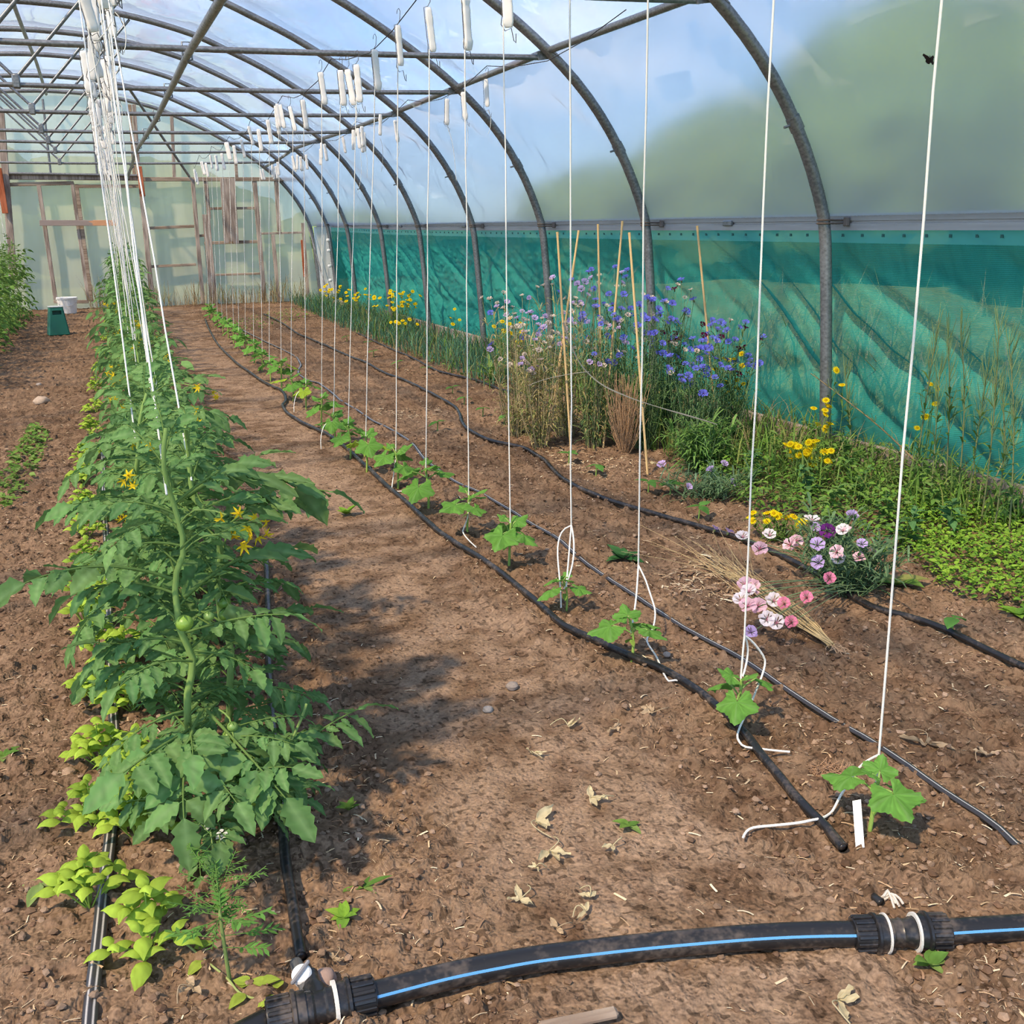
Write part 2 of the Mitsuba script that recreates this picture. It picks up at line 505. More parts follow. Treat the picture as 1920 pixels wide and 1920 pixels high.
# ---- crop bars across the tunnel, with their V struts up to the hoop
for i in range(1, 10):
    y = HY[i]
    dz = HDZ[i] * 0.8
    far = '' if i > 2 else ''
    b = thing('crop_bar', f'grey crop bar across the tunnel, {nth(i - 3, "visible bar")}' if i > 2 else ['', 'crop bar overhead out of view', 'crop bar just above the top edge'][i], 'bar', 'horizontal crop bars')
    xs_ = np.linspace(-3.78, 2.56, 15)
    z_ = 2.15 + dz + 0.05 * ((xs_ + 0.6) / 3.2) ** 2
    put(MB().tube(np.stack([xs_ + HDX[i], xs_ * 0 + y + 0.045, z_], 1), 0.0165, 10).ply('galv', True), b, 'tube')
    br = MB()
    br.box([0.10, 0.008, 0.05], roty(-0.15), (2.585 + HDX[i], y + 0.03, z_[-1] + 0.012))
    br.tube([(2.60 + HDX[i], y + 0.01, z_[-1] + 0.012), (2.60 + HDX[i], y + 0.055, z_[-1] + 0.012)], 0.011, 6)
    br.tube([(2.60 + HDX[i], y - 0.034, z_[-1] + 0.03), (2.68 + HDX[i], y - 0.02, z_[-1] - 0.02)], 0.006, 5)
    put(br.ply('galv', 40), b, 'bracket')
    node = V([-0.5 + HDX[i], y + 0.03, 2.175 + dz])
    cl = MB().box([0.05, 0.05, 0.09], np.eye(3), node - V([0, 0, 0.005]), bevel=0.008)
    put(cl.ply('galv', 40), b, 'clamp')
    if i >= 2:
        for s, xe in ((1, 0.42), (-1, -1.5)):
            xe += HDX[i]
            u = np.interp(xe - HDX[i], PROFILE[:, 0], PROFILE[:, 1]) + HDZ[i]
            put(MB().tube([node + V([s * 0.015, 0, 0.03]), (xe, y + 0.02, u - 0.03)], 0.0115, 8).ply('galv', True), b, 'strut')
    pc = MB()
    pc.tube([(0.47 + HDX[i] - 0.024, y + 0.045, 2.12 + dz), (0.47 + HDX[i] - 0.022, y + 0.05, 2.19 + dz), (0.47 + HDX[i] + 0.02, y + 0.05, 2.19 + dz), (0.47 + HDX[i] + 0.026, y + 0.045, 2.10 + dz),
             (0.47 + HDX[i], y + 0.04, 2.092 + dz)], 0.005, 5)
    put(pc.ply('galv', True), b, 'pipe_clip')

put(MB().tube([(1.3,18.25,2.022), (0.479,16.9,3.16)], 0.02, 8).ply('galv', True),
    thing('roof_brace', 'dark diagonal steel brace from the end-wall lintel up to the last hoop', 'brace'))
put(MB().tube([(3.144,18.2,1.272), (3.19,16.95,0.11)], 0.014, 8).ply('galv', True),
    thing('corner_brace', 'thin pale diagonal brace across the clear panel in the far right corner', 'brace'))

# ---- side rail
RX = 3.375


def along(y):
    return np.interp(y, HY, HDX)


def rail_z(y):
    return 1.205 + np.interp(y, [0, 4.5, 10, 13.5, 16.9, 18.3], [0, 0.0, 0.0, 0.01, 0.045, 0.05])


sr = thing('side_rail', 'grooved grey aluminium rail holding the lower edge of the cover above the netting', 'rail')
yy = np.linspace(-2.0, 18.25, 80)
prof = V([(0, -0.04), (0, -0.008), (0.008, -0.006), (0.008, 0.004), (0, 0.006), (0, 0.034), (0.006, 0.04), (0.024, 0.04), (0.024, -0.04)])
rp = np.stack([np.stack([RX + along(yy) + prof[k, 0], yy, rail_z(yy) + prof[k, 1]], 1) for k in range(len(prof))], 1)
m_ = len(prof)
iq = np.vstack([np.stack([a * m_ + np.arange(m_), a * m_ + (np.arange(m_) + 1) % m_, (a + 1) * m_ + (np.arange(m_) + 1) % m_, (a + 1) * m_ + np.arange(m_)], 1) for a in range(len(yy) - 1)])
scene['alu'] = {'type': 'twosided', 'bsdf': {'type': 'principled', 'base_color': mikit.proc(lambda p, n, uv: mix((0.30, 0.30, 0.30), (0.44, 0.44, 0.44), fbm(p.x * 8, p.y * 4, p.z * 50, 3))), 'metallic': 0.25, 'roughness': 0.45}}
put(mikit.ply((rp.reshape(-1, 3), iq), 'alu', False), sr, 'profile')
for y in HY[2:10]:
    c = MB()
    x = 3.29 + along(y)
    z = rail_z(y) + 0.002
    for dz in (-0.008, 0.008):
        a = np.linspace(0.25 * np.pi, 1.75 * np.pi, 12)
        c.tube(np.vstack([[(RX + along(y), y + 0.06, z + dz)], np.stack([x + 0.036 * np.cos(a), y + 0.036 * np.sin(a), a * 0 + z + dz], 1), [(RX + along(y), y - 0.075, z + dz)]]), 0.0045, 5, (0.10, 0.075, 0.06))
    c.box([0.02, 0.03, 0.045], np.eye(3), (RX - 0.012 + along(y), y - 0.075, z), (0.16, 0.13, 0.11), 0.004)
    put(c.ply('matte', False), sr, 'hoop_clamp', 'rusty wire clamp holding the rail to a hoop leg')
for y in (5.5, 10.4, 12.8):
    put(MB().box([0.02, 0.09, 0.03], np.eye(3), (RX - 0.006 + along(y), y, rail_z(y)), bevel=0.004).ply('galv', False), sr, 'joiner')

# ---- green side netting
def net_xz(Yv, s):
    """Where the net hangs: Yv along the tunnel, s from 0 at the rail to 1 on the ground."""
    z = (rail_z(Yv) - 0.035) * (1 - s) - 0.01 * s
    tt = 1 - s
    i = np.clip(np.searchsorted(HY, Yv) - 1, 0, len(HY) - 2)
    t = (Yv - V(HY)[i]) / (V(HY)[i + 1] - V(HY)[i])
    bulge = 0.08 * np.sin(np.pi * np.clip(s, 0, 1)) * (0.35 + 0.65 * np.sin(np.pi * np.clip(t, 0, 1)))
    # long slanting folds: they run down and toward the camera
    g = (0.85 * Yv - 1.25 * z)
    w = 0.35 * (meshkit.fbm(np.stack([Yv * 0.9, z * 1.2, 0 * z], -1), 3, seed=21) - 0.5)
    wave = (g + w) * 2.6
    fr = wave - np.floor(wave)
    ridge = np.exp(-((fr - 0.5) / 0.13) ** 2)
    strength = np.clip(meshkit.noise(np.stack([np.floor(wave), 0 * z, 0 * z], -1), 5) - 0.15, 0, 1) * np.clip(np.sin(np.pi * np.clip(s * 0.93 + 0.05, 0, 1)), 0, 1)
    small = meshkit.fbm(np.stack([Yv * 7 + z * 5, z * 16 - Yv * 5, 0 * z], -1), 3, seed=23)
    small = np.abs(small - 0.5) * (Yv > 7.0) + 0.3 * np.abs(small - 0.5) * (Yv <= 7.0)
    belly = meshkit.fbm(np.stack([Yv * 0.8, z * 2.0, 0 * z], -1), 2, seed=24) - 0.5
    horiz = 0.035 * np.exp(-((z - 0.42 + 0.12 * np.sin(Yv * 1.3)) / 0.07) ** 2)
    x = RX + along(Yv) + 0.03 + bulge + 0.20 * s + 0.11 * ridge * strength - 0.06 * small * np.clip(s * 6, 0, 1) * np.clip((1 - s) * 6, 0, 1) + 0.10 * belly * np.sin(np.pi * s) + horiz * np.clip((1 - s) * 3, 0, 1)
    return np.maximum(x, RX + along(Yv) + 0.024), z


Yn, Sn = np.meshgrid(np.r_[np.arange(-2, 3, 0.06), np.arange(3, 18.2, 0.02)], np.linspace(0, 1, 90))
Xn, Zn = net_xz(Yn, Sn)
vn = np.stack([Xn, Yn, Zn], -1)


def net_part(r0, r1):
    vv = vn[r0:r1].reshape(-1, 3)
    a, b = vn.shape[1], r1 - r0
    i = (np.arange(b - 1)[:, None] * a + np.arange(a - 1)[None]).ravel()
    return vv, np.stack([i, i + 1, i + a + 1, i + a], 1)


def net_weight(p, n, uv):
    rib = 0.5 + 0.5 * dr.sin(p.z * 760.0)
    far = dr.select(p.y > 8.15, mi.Float(1.0), mi.Float(0.0))
    w = 0.74 + 0.14 * rib + 0.08 * (fbm(p.x * 3, p.y * 9, p.z * 9, 3) - 0.5)
    return dr.minimum(w + 0.13 * far, 0.97)


def net_color(p, n, uv):
    rib = 0.5 + 0.5 * dr.sin(p.z * 760.0)
    return mix((0.022, 0.235, 0.205), (0.055, 0.40, 0.345), rib * 0.5 + 0.5 * fbm(p.y * 30, p.z * 8, 1.0, 3))


clear_hole = {'type': 'thindielectric', 'int_ior': 1.12}
scene['net'] = {'type': 'blendbsdf', 'weight': mikit.proc(net_weight), 'gap': clear_hole,
                'yarn': {'type': 'principledthin', 'base_color': mikit.proc(net_color), 'roughness': 0.5, 'diff_trans': 0.5, 'eta': 1.3}}
scene['net_hem'] = {'type': 'blendbsdf', 'weight': 0.86, 'gap': clear_hole,
                    'yarn': {'type': 'principledthin', 'base_color': rgb(0.12, 0.52, 0.50), 'roughness': 0.5, 'diff_trans': 0.6, 'eta': 1.3}}
wr = struct('wall_right', 'teal green shade netting closing the right side below the rail')
put(mikit.ply(net_part(0, 6), 'net_hem', True), wr, 'hem', 'paler doubled hem along the top of the netting')
put(mikit.ply(net_part(5, 78), 'net', True), wr, 'net')
put(mikit.ply(net_part(77, 90), 'net', True), wr, 'foot')
tk = MB()
for y in np.arange(3.2, 16.8, 0.145):
    xx, zz = net_xz(V([y]), V([0.025]))
    tk.box([0.006, 0.014, 0.014], np.eye(3), (xx[0] - 0.003, y, zz[0]), (0.05, 0.16, 0.15))
put(tk.ply('matte', False), wr, 'stud_row', 'row of small dark studs along the hem', 'stuff')

# clear corner panel between the last hoop and the end wall, with white clips on the hoop leg
Yc, Sc = np.meshgrid(np.linspace(16.93, 18.42, 24), np.linspace(0, 1, 30))
Xc = RX - 0.02 + along(Yc) + 0.04 * Sc + 0.03 * (meshkit.fbm(np.stack([Yc * 3, Sc * 4, 0 * Sc], -1), 3, seed=31) - 0.5)
vc = np.stack([Xc, Yc, (rail_z(Yc) - 0.03) * (1 - Sc)], -1).reshape(-1, 3)
i0 = (np.arange(29)[:, None] * 24 + np.arange(23)[None]).ravel()
scene['panel_film'] = film(0.93, rgb(0.74, 0.78, 0.78), 0.7)
put(mikit.ply((vc, np.stack([i0, i0 + 1, i0 + 25, i0 + 24], 1)), 'panel_film', True), wr, 'corner_sheet', 'milky clear polythene panel in the far corner')
for z in (1.02, 0.86, 0.62, 0.40):
    put(MB().box([0.05, 0.07, 0.045], np.eye(3), (3.285 + along(16.9), 16.9, z), (0.75, 0.76, 0.76), 0.012).ply('plastic', False), 'tunnel_hoop_009', 'white_clip', 'white plastic clip on the hoop leg')

# ---- timber edging board along the right wall
for a, b, l in ((8.9, 11.2, 'weathered grey edging board at the foot of the netting behind the yellow flowers'), (3.0, 6.4, 'weathered edging board half hidden by weeds at the foot of the near netting'), (11.3, 14.2, 'far weathered edging board behind the grass at the foot of the netting')):
    put(MB().plank((3.47 + along(a), a, 0.05), (3.47 + along(b), b, 0.05), 0.12, 0.03, up=(1, 0, 0)).ply('wood_grey', False), thing('edging_board', l, 'board'))

# ---- end wall
YE = 18.25
we = struct('wall_back', 'timber framed end wall skinned with greenish polythene')
arch = PROFILE + V([HDX[10], 0])
arch = np.stack([arch[:, 0], arch[:, 1] + HDZ[10] * np.clip(arch[:, 1] - 1.2, 0, 1)], 1)
cols = np.linspace(arch[0, 0] + 0.01, arch[-1, 0] - 0.01, 60)
top = np.interp(cols, arch[:, 0], arch[:, 1])
Se = np.linspace(0, 1, 40)
Ze = Se[:, None] * top[None] - 0.03 * (1 - Se[:, None])
Xe = np.broadcast_to(cols, Ze.shape)
Ye = 18.36 + 0.05 * (meshkit.fbm(np.stack([Xe * 1.3, Ze * 0.8, 0 * Ze], -1), 3, seed=41) - 0.5)
i0 = (np.arange(39)[:, None] * 60 + np.arange(59)[None]).ravel()
put(mikit.ply((np.stack([Xe, Ye, Ze], -1).reshape(-1, 3), np.stack([i0, i0 + 1, i0 + 61, i0 + 60], 1)), 'end_film', True), we, 'sheet')


def ew(a, b, w, d, mtl, parent, name, label=None, y=0.0):
    a, b = V(a), V(b)
    put(MB().plank((a[0], YE + y, a[1]), (b[0], YE + y, b[1]), w, d).ply(mtl, False), parent, name, label)


P_ = lambda s: s
ew(*[(-1.902,2.002),(0.559,1.994)], 0.075, 0.09, 'wood_grey', we, 'lintel')
ew(*[(0.557,1.977),(3.179,1.992)], 0.06, 0.09, 'wood_pale', we, 'lintel')
put(MB().tube([(-1.394,18.18,2.048), (0.513,18.18,2.03)], 0.02, 8).ply('galv', True), we, 'door_track', 'steel sliding track above the double doors')
ew(*[(-1.336,2.922),(-1.467,0.35)], 0.10, 0.09, 'wood_grey', we, 'post', None, -0.05)
ew(*[(-1.459,2.12),(-1.446,1.465)], 0.085, 0.04, 'wood_red', we, 'bracket_board', 'reddish board on the left post', -0.15)
ew(*[(0.549,1.983),(0.547,0.054)], 0.075, 0.10, 'wood_grey', we, 'post', None, -0.05)
ew(*[(0.548,2.162),(0.559,1.714)], 0.075, 0.05, 'wood_red', we, 'bracket_board', 'reddish board on the middle post', -0.14)
ew(*[(1.344,1.981),(1.341,0.009)], 0.06, 0.08, 'wood_grey', we, 'post', None, -0.02)
ew(*[(2.673,1.98),(2.669,1.155)], 0.06, 0.07, 'wood_grey', we, 'post')
ew(*[(2.56,1.105),(2.582,0.011)], 0.055, 0.07, 'wood_grey', we, 'post')
ew(*[(2.352,1.124),(3.058,1.134)], 0.035, 0.05, 'wood_grey', we, 'rail')
ew(*[(0.547,1.227),(1.305,1.253)], 0.045, 0.05, 'wood_pale', we, 'rail')
ew(*[(0.554,0.628),(1.286,0.647)], 0.04, 0.05, 'wood_pale', we, 'rail')
ew(*[(1.308,1.094),(1.477,1.109)], 0.04, 0.05, 'wood_pale', we, 'rail')
ew(*[(3.048,1.013),(3.055,0.4)], 0.06, 0.03, 'wood_red', we, 'board', 'short salmon red board at the right corner')
ew(*[(3.068,1.29),(3.088,-0.14)], 0.05, 0.05, 'wood_grey', we, 'post')
ew(*[(0.564,3.084),(0.53,2.025)], 0.06, 0.06, 'wood_grey', we, 'mullion')
ew(*[(0.503,3.089),(0.467,2.027)], 0.05, 0.03, 'wood_pale', we, 'mullion', 'pale yellowish batten above the lintel', 0.04)
ew(*[(1.113,2.934),(1.068,2.004)], 0.05, 0.05, 'wood_grey', we, 'mullion')
ew(*[(2.043,2.455),(2.042,2.01)], 0.05, 0.05, 'wood_pale', we, 'mullion')
for q in ([(-0.734,3.119),(-0.747,2.054)], [(-0.068,3.032),(-0.082,2.051)]):
    put(MB().tube([(q[0][0], 18.2, q[0][1]), (q[1][0], 18.2, q[1][1])], 0.017, 8).ply('galv', True), we, 'conduit')

d1 = struct('door_1', 'left leaf of the double doors in the end wall')
ew(*[(-1.387,1.887),(-0.436,1.915)], 0.055, 0.045, 'wood_pale', d1, 'rail')
ew(*[(-0.94,1.889),(-0.9,0.152)], 0.06, 0.045, 'wood_grey', d1, 'stile')
ew(*[(-0.458,1.922),(-0.418,0.111)], 0.055, 0.045, 'wood_grey', d1, 'stile')
ew(*[(-0.935,0.12),(-0.419,0.103)], 0.05, 0.045, 'wood_pale', d1, 'rail')
d2 = struct('door_2', 'right leaf of the double doors in the end wall')
ew(*[(-0.411,1.867),(0.529,1.871)], 0.05, 0.045, 'wood_pale', d2, 'rail')
ew(*[(-0.399,1.898),(-0.371,0.103)], 0.055, 0.045, 'wood_pale', d2, 'stile')
ew(*[(-0.988,1.321),(0.13,1.312)], 0.085, 0.035, 'wood_patch', d2, 'bar_board', 'board nailed across both leaves, its middle freshly orange', -0.1)
d3 = struct('door_3', 'single door right of the middle of the end wall')
ew(*[(1.548,1.988),(1.554,1.368)], 0.06, 0.05, 'wood_grey', d3, 'stile')
ew(*[(1.508,1.435),(1.514,-0.011)], 0.115, 0.06, 'wood_grey', d3, 'stile')
ew(*[(2.322,1.976),(2.347,0.03)], 0.07, 0.06, 'wood_grey', d3, 'stile')
ew(*[(1.553,1.527),(2.327,1.533)], 0.04, 0.05, 'wood_pale', d3, 'rail')
ew(*[(1.443,0.984),(2.315,0.997)], 0.05, 0.05, 'wood_pale', d3, 'rail')
ew(*[(1.524,0.471),(2.328,0.477)], 0.035, 0.05, 'wood_pale', d3, 'rail')
for a, b, w in ((412, 421, 0.075), (421.5, 430, 0.08), (432, 441, 0.09)):
    k = b - a
    p0 = {412: [(1.8,1.994),(1.785,0.979)], 421.5: [(1.875,1.995),(1.859,1.004)], 432: [(1.95,1.995),(1.938,0.969)]}[a]
    ew(*p0, w, 0.03, 'wood_grey', d3, 'board', None, -0.13)


# ================================================================ irrigation
def lie(pts, r, n=None, wob=0.0, lift=0.75):
    """A path on the ground as points at the height of a pipe of radius r that lies there."""
    p = np.asarray(pts, float)
    n = n or max(12, int(len(p) * 5))
    q = spline(p[:, :2], n)
    z = ground_h(q[:, 0], q[:, 1])
    k = np.ones(5) / 5
    z = np.convolve(np.pad(z, 2, mode='edge'), k, 'valid')
    return np.column_stack([q, z + r * lift + 0.004 + wob * rng.normal(size=n)])


def banded(mb, pts, r, bands, n=14, flat=1.0, base=(0.02, 0.02, 0.021)):
    """A tube whose colour runs in lengthwise bands: bands = {angle index: colour}."""
    k = mb.n
    mb.tube(pts, r, n, base, flat=flat)
    c = mb.c[-1]
    for a, col in bands.items():
        c[np.arange(len(pts)) * n + a] = col
    return mb


mp = thing('water_pipe', 'thick dusty black water main with a blue stripe lying across the foreground', 'pipe')
MP = [(0.219,1.383),(0.27,1.383),(0.358,1.383),(0.502,1.373),(0.655,1.346),(0.808,1.311),(0.943,1.275),(1.082,1.227)]
MP2 = [(1.218,1.18),(1.295,1.158),(1.359,1.139),(1.478,1.103),(1.707,1.031)]
SZ = 0.024
for part_pts, nm in ((MP, 'tube'), (MP2, 'tube')):
    q = spline(V(part_pts), 60)
    q = np.column_stack([q, np.full(60, SZ)])
    put(MB().tube(q, 0.0215, 20).ply('black_poly', True), mp, nm)
    tan = np.gradient(q, axis=0)
    side = np.stack([tan[:, 1], -tan[:, 0], 0 * tan[:, 0]], 1)
    side /= np.linalg.norm(side, axis=1, keepdims=True)
    s = MB()
    rows = []
    for a in np.radians([24, 28, 32, 36]):
        rows.append(q + (side * math.cos(a) + V([0, 0, 1]) * math.sin(a)) * 0.0222)
    vv = np.stack(rows, 1).reshape(-1, 3)
    i = (np.arange(59)[:, None] * 4 + np.arange(3)[None]).ravel()
    s.add(vv, np.stack([i, i + 1, i + 5, i + 4], 1), (0.10, 0.32, 0.62))
    put(s.ply('plastic', True), mp, 'stripe', 'bright blue identification stripe')


def turned(profile, n=28):
    """Lathe about z: profile = [(radius, height)]."""
    p = V(profile, )
    a = np.arange(n) * 2 * np.pi / n
    v = np.stack([p[:, 0][:, None] * np.cos(a), p[:, 0][:, None] * np.sin(a), np.broadcast_to(p[:, 1][:, None], (len(p), n))], -1).reshape(-1, 3)
    i = np.arange(n)
    f = np.vstack([np.stack([k * n + i, k * n + (i + 1) % n, (k + 1) * n + (i + 1) % n, (k + 1) * n + i], 1) for k in range(len(p) - 1)])
    return v, f


def nut(mb, at, axis, r=0.031, L=0.055):
    R = frame(axis)
    v, f = turned([(0.021, 0), (r * 0.86, 0), (r * 0.9, L * 0.1), (r * 0.93, L * 0.62), (r * 1.12, L * 0.66), (r * 1.12, L * 0.74), (r * 0.98, L * 0.78), (r * 1.0, L), (0.021, L)])
    mb.add(v @ R.T + at, f)
    for k in range(14):
        a = k * 2 * math.pi / 14
        mb.box([0.005, 0.007, L * 0.6], R @ rotz(a) , at + R @ V([r * 0.94 * math.cos(a), r * 0.94 * math.sin(a), L * 0.33]), bevel=0.0015)
    return mb


def collar(mb, at, axis, r, L):
    R = frame(axis)
    v, f = turned([(r * 0.8, 0), (r, 0.0), (r, L), (r * 0.8, L)])
    return mb.add(v @ R.T + at, f, (0.62, 0.60, 0.54))


cpl = thing('pipe_coupling', 'ribbed black compression coupling joining the water main at the lower right', 'coupling')
A, B = V([*(1.071,1.23), SZ]), V([*(1.228,1.178), SZ])
ax = unit(B - A)
L_ = np.linalg.norm(B - A)
put(nut(MB(), A, ax).ply('black_poly', 35), cpl, 'nut')
put(nut(MB(), B, -ax).ply('black_poly', 35), cpl, 'nut')
put(collar(MB(), A + ax * 0.055, ax, 0.0335, 0.004).ply('matte', False), cpl, 'ring', 'dirty white sealing ring')
put(collar(MB(), B - ax * 0.059, ax, 0.0335, 0.004).ply('matte', False), cpl, 'ring', 'dirty white sealing ring')
v, f = turned([(0.02, 0), (0.025, 0), (0.026, 0.006), (0.0235, 0.01), (0.0235, (L_ - 0.118) / 2 - 0.004), (0.0255, (L_ - 0.118) / 2), (0.0235, (L_ - 0.118) / 2 + 0.004), (0.0235, L_ - 0.13), (0.026, L_ - 0.124), (0.026, L_ - 0.118)])
put(MB().add(v @ frame(ax).T + A + ax * 0.059, f).ply('black_poly', 35), cpl, 'body')

tee = thing('pipe_tee', 'black tee fitting with compression nuts at the bottom edge, feeding a drip hose', 'fitting')
A, B = V([*(0.273,1.384), SZ]), V([*(0.104,1.39), SZ])
ax = unit(B - A)
put(nut(MB(), A, ax, 0.032, 0.06).ply('black_poly', 35), tee, 'nut')
put(nut(MB(), B, -ax, 0.032, 0.06).ply('black_poly', 35), tee, 'nut')
L_ = np.linalg.norm(B - A)
put(collar(MB(), A + ax * 0.06, ax, 0.035, 0.006).ply('matte', False), tee, 'ring', 'white sealing ring')
bd = MB()
v, f = turned([(0.02, 0), (0.027, 0), (0.028, 0.01), (0.025, 0.014), (0.0255, (L_ - 0.13) * 0.5), (0.025, L_ - 0.14), (0.028, L_ - 0.136), (0.028, L_ - 0.126)])
bd.add(v @ frame(ax).T + A + ax * 0.066, f)
C0 = V([*(0.185,1.389), SZ])
C1 = V([*(0.181,1.462), SZ + 0.002])
ax2 = unit(C1 - C0)
v, f = turned([(0.022, 0), (0.022, 0.03), (0.0165, 0.045), (0.0165, np.linalg.norm(C1 - C0))])
bd.add(v @ frame(ax2).T + C0, f)
put(bd.ply('black_poly', 35), tee, 'body')
C2 = V([*(0.104,1.39), SZ])
q = V([C2, C2 - V([0.12, 0.035, 0.004]), C2 - V([0.3, 0.10, 0.01])])
put(MB().tube(q, [0.018, 0.016, 0.016], 14).ply('black_poly', True), tee, 'tail')

vl = thing('tap_valve', 'small white plastic tap with a grey lever on the drip hose beside the tee', 'valve')
c = V([*(0.171,1.455), 0.035])
v, f = turned([(0.001, -0.012), (0.014, -0.012), (0.0165, -0.008), (0.0165, 0.008), (0.014, 0.012), (0.001, 0.012)])
R = frame(unit(V([-0.25, -0.45, 0.85])))
put(MB().add(v @ R.T + c, f, (0.85, 0.85, 0.83)).ply('plastic', 30), vl, 'body')
put(MB().box([0.006, 0.044, 0.007], R @ rotz(-0.45), c + R @ V([0, 0, 0.016]), (0.22, 0.22, 0.23), 0.002).ply('plastic', False), vl, 'lever')
put(MB().tube([c + V([0.004, -0.03, -0.012]), c + V([0, 0.0, -0.004]), c + V([-0.004, 0.045, -0.008])], [0.011, 0.0125, 0.0105], 12, (0.10, 0.10, 0.10)).ply('plastic', True), vl, 'barb')

HOSES = [
    ('drip_hose', 'plain black drip hose between the tomato row and the path, starting at the white tap', 0.0105, 0,
     [(0.179,1.522),(0.184,1.611),(0.191,1.706),(0.195,1.792),(0.205,1.884),(0.225,2.071),(0.243,2.267),(0.266,2.496),(0.301,2.806),(0.358,3.239),(0.421,3.747)]),
    ('drip_hose', 'plain black drip hose curving along the left of the cucumber seedlings', 0.0105, 0,
     [(1.23,1.46),(1.242,1.535),(1.247,1.624),(1.269,1.738),(1.292,1.853),(1.317,1.971),(1.323,2.067),(1.325,2.176),(1.315,2.272),(1.298,2.361),(1.261,2.451),(1.226,2.591),(1.179,2.76),(1.181,2.943),(1.179,3.184),(1.165,3.423),(1.148,3.625),(1.125,3.906),(1.121,4.215),(1.113,4.656),(1.112,5.099),(1.119,5.587),(1.102,5.998),(1.066,6.357),(1.016,6.655),(0.989,6.966),(1.008,7.281),(1.079,7.602),(1.104,7.919),(1.053,8.421),(1.012,9.118),(0.973,10.009),(0.967,11.214),(1.017,13.044),(1.117,15.042)]),
    ('drip_hose', 'black drip hose winding along the right bed past the cornflower clump', 0.0105, 0,
     [(2.26,1.867),(2.257,2.006),(2.255,2.14),(2.25,2.283),(2.217,2.429),(2.177,2.531),(2.194,2.714),(2.215,2.982),(2.207,3.318),(2.161,3.48),(2.121,3.622),(2.07,3.758),(2.034,3.883),(1.996,4.015),(1.958,4.216),(1.944,4.364),(1.957,4.555),(1.998,4.789),(2.043,5.045),(2.049,5.297),(2.008,5.442),(1.964,5.543),(1.93,5.729),(1.928,5.946),(1.963,6.182),(2.039,6.462),(2.107,6.821),(2.122,7.192),(2.124,7.548),(2.122,8.164),(2.078,8.704),(2.071,9.5),(2.026,10.254),(2.003,11.278),(1.955,12.374),(1.999,14.141),(1.984,15.595)]),
    ('drip_hose', 'thin black drip hose in the far part of the right bed', 0.009, 0,
     [(2.691,5.967),(2.74,6.615),(2.741,7.078),(2.668,7.392),(2.665,7.885),(2.602,8.251),(2.534,8.644),(2.564,9.445),(2.577,10.295),(2.591,11.292),(2.611,12.192)]),
    ('drip_hose', 'thin black hose beside the edging board below the yellow flowers', 0.009, 0,
     [(3.05,6.859),(2.97,7.17),(2.954,7.627),(2.992,8.286),(2.938,8.689),(3.024,9.409),(3.04,9.974),(3.055,10.493)]),
    ('drip_tape', 'black drip tape with white stripes running along the basil left of the tomatoes', 0.0125, 1,
     [(-0.156,1.43),(-0.152,1.534),(-0.144,1.665),(-0.135,1.833),(-0.125,1.993),(-0.117,2.136),(-0.113,2.227),(-0.109,2.352),(-0.111,2.491),(-0.114,2.647),(-0.118,2.974),(-0.123,3.283),(-0.125,3.541),(-0.128,3.839),(-0.134,4.264),(-0.144,4.885),(-0.152,5.698),(-0.162,6.63)]),
    ('drip_tape', 'black drip tape with a white stripe along the right of the cucumber seedlings', 0.010, 1,
     [(1.557,1.239),(1.553,1.324),(1.569,1.407),(1.576,1.472),(1.576,1.54),(1.575,1.612),(1.577,1.7),(1.579,1.795),(1.575,1.93),(1.567,2.073),(1.561,2.185),(1.555,2.306),(1.537,2.492),(1.52,2.705),(1.51,2.907),(1.503,3.053),(1.507,3.331),(1.523,3.622),(1.515,3.829),(1.511,4.072),(1.482,4.414),(1.446,4.711),(1.437,5.001),(1.457,5.324),(1.484,5.586),(1.489,5.781),(1.483,6.139),(1.455,6.444),(1.438,6.836),(1.428,7.319),(1.439,7.769),(1.435,8.186),(1.39,8.462),(1.378,8.808),(1.426,9.152),(1.504,9.511),(1.56,10.28),(1.529,10.948),(1.488,11.643),(1.449,12.485),(1.397,13.374),(1.357,14.377),(1.321,15.323)]),
]
for nm, lab, r, tape, pts in HOSES:
    h = thing(nm, lab, 'hose')
    p = lie(pts, r * (0.45 if tape else 1.0), n=len(pts) * 6, lift=0.9)
    m = MB()
    if tape:
        banded(m, p, r, {5: (0.55, 0.53, 0.5), 9: (0.55, 0.53, 0.5)} if 'basil' in lab else {7: (0.55, 0.55, 0.53)}, n=28, flat=0.42, base=(0.035, 0.033, 0.034))
        put(m.ply('plastic', True), h)
    else:
        put(m.tube(p, r, 10).ply('black_poly', True), h)

# ================================================================ wires, twine bobbins and strings
STRINGC = (0.80, 0.78, 0.72)
for x, y0, y1, lab in ((0.03, 2.7, 16.9, 'taut wire under the crop bars above the tomato row'), (1.27, 2.7, 16.9, 'taut wire under the crop bars above the cucumber row'), (2.21, 4.5, 16.9, 'sagging wire under the crop bars above the right bed')):
    p = []
    for a, b in zip([y for y in HY if y0 - 0.1 <= y <= y1][:-1], [y for y in HY if y0 - 0.1 <= y <= y1][1:]):
        for t in (0, 0.25, 0.5, 0.75):
            yy_ = a + (b - a) * t
            p.append((x + np.interp(yy_, HY, HDX) * 0.4 + 0.01 * math.sin(yy_ * 5), yy_, 2.13 + np.interp(yy_, HY, HDZ) * 0.8 - 0.09 * math.sin(math.pi * t)))
    p.append((x, y1, 2.12))
    put(MB().tube(p, 0.0022, 5, (0.06, 0.06, 0.065)).ply('matte', True), thing('support_wire', lab, 'wire'))


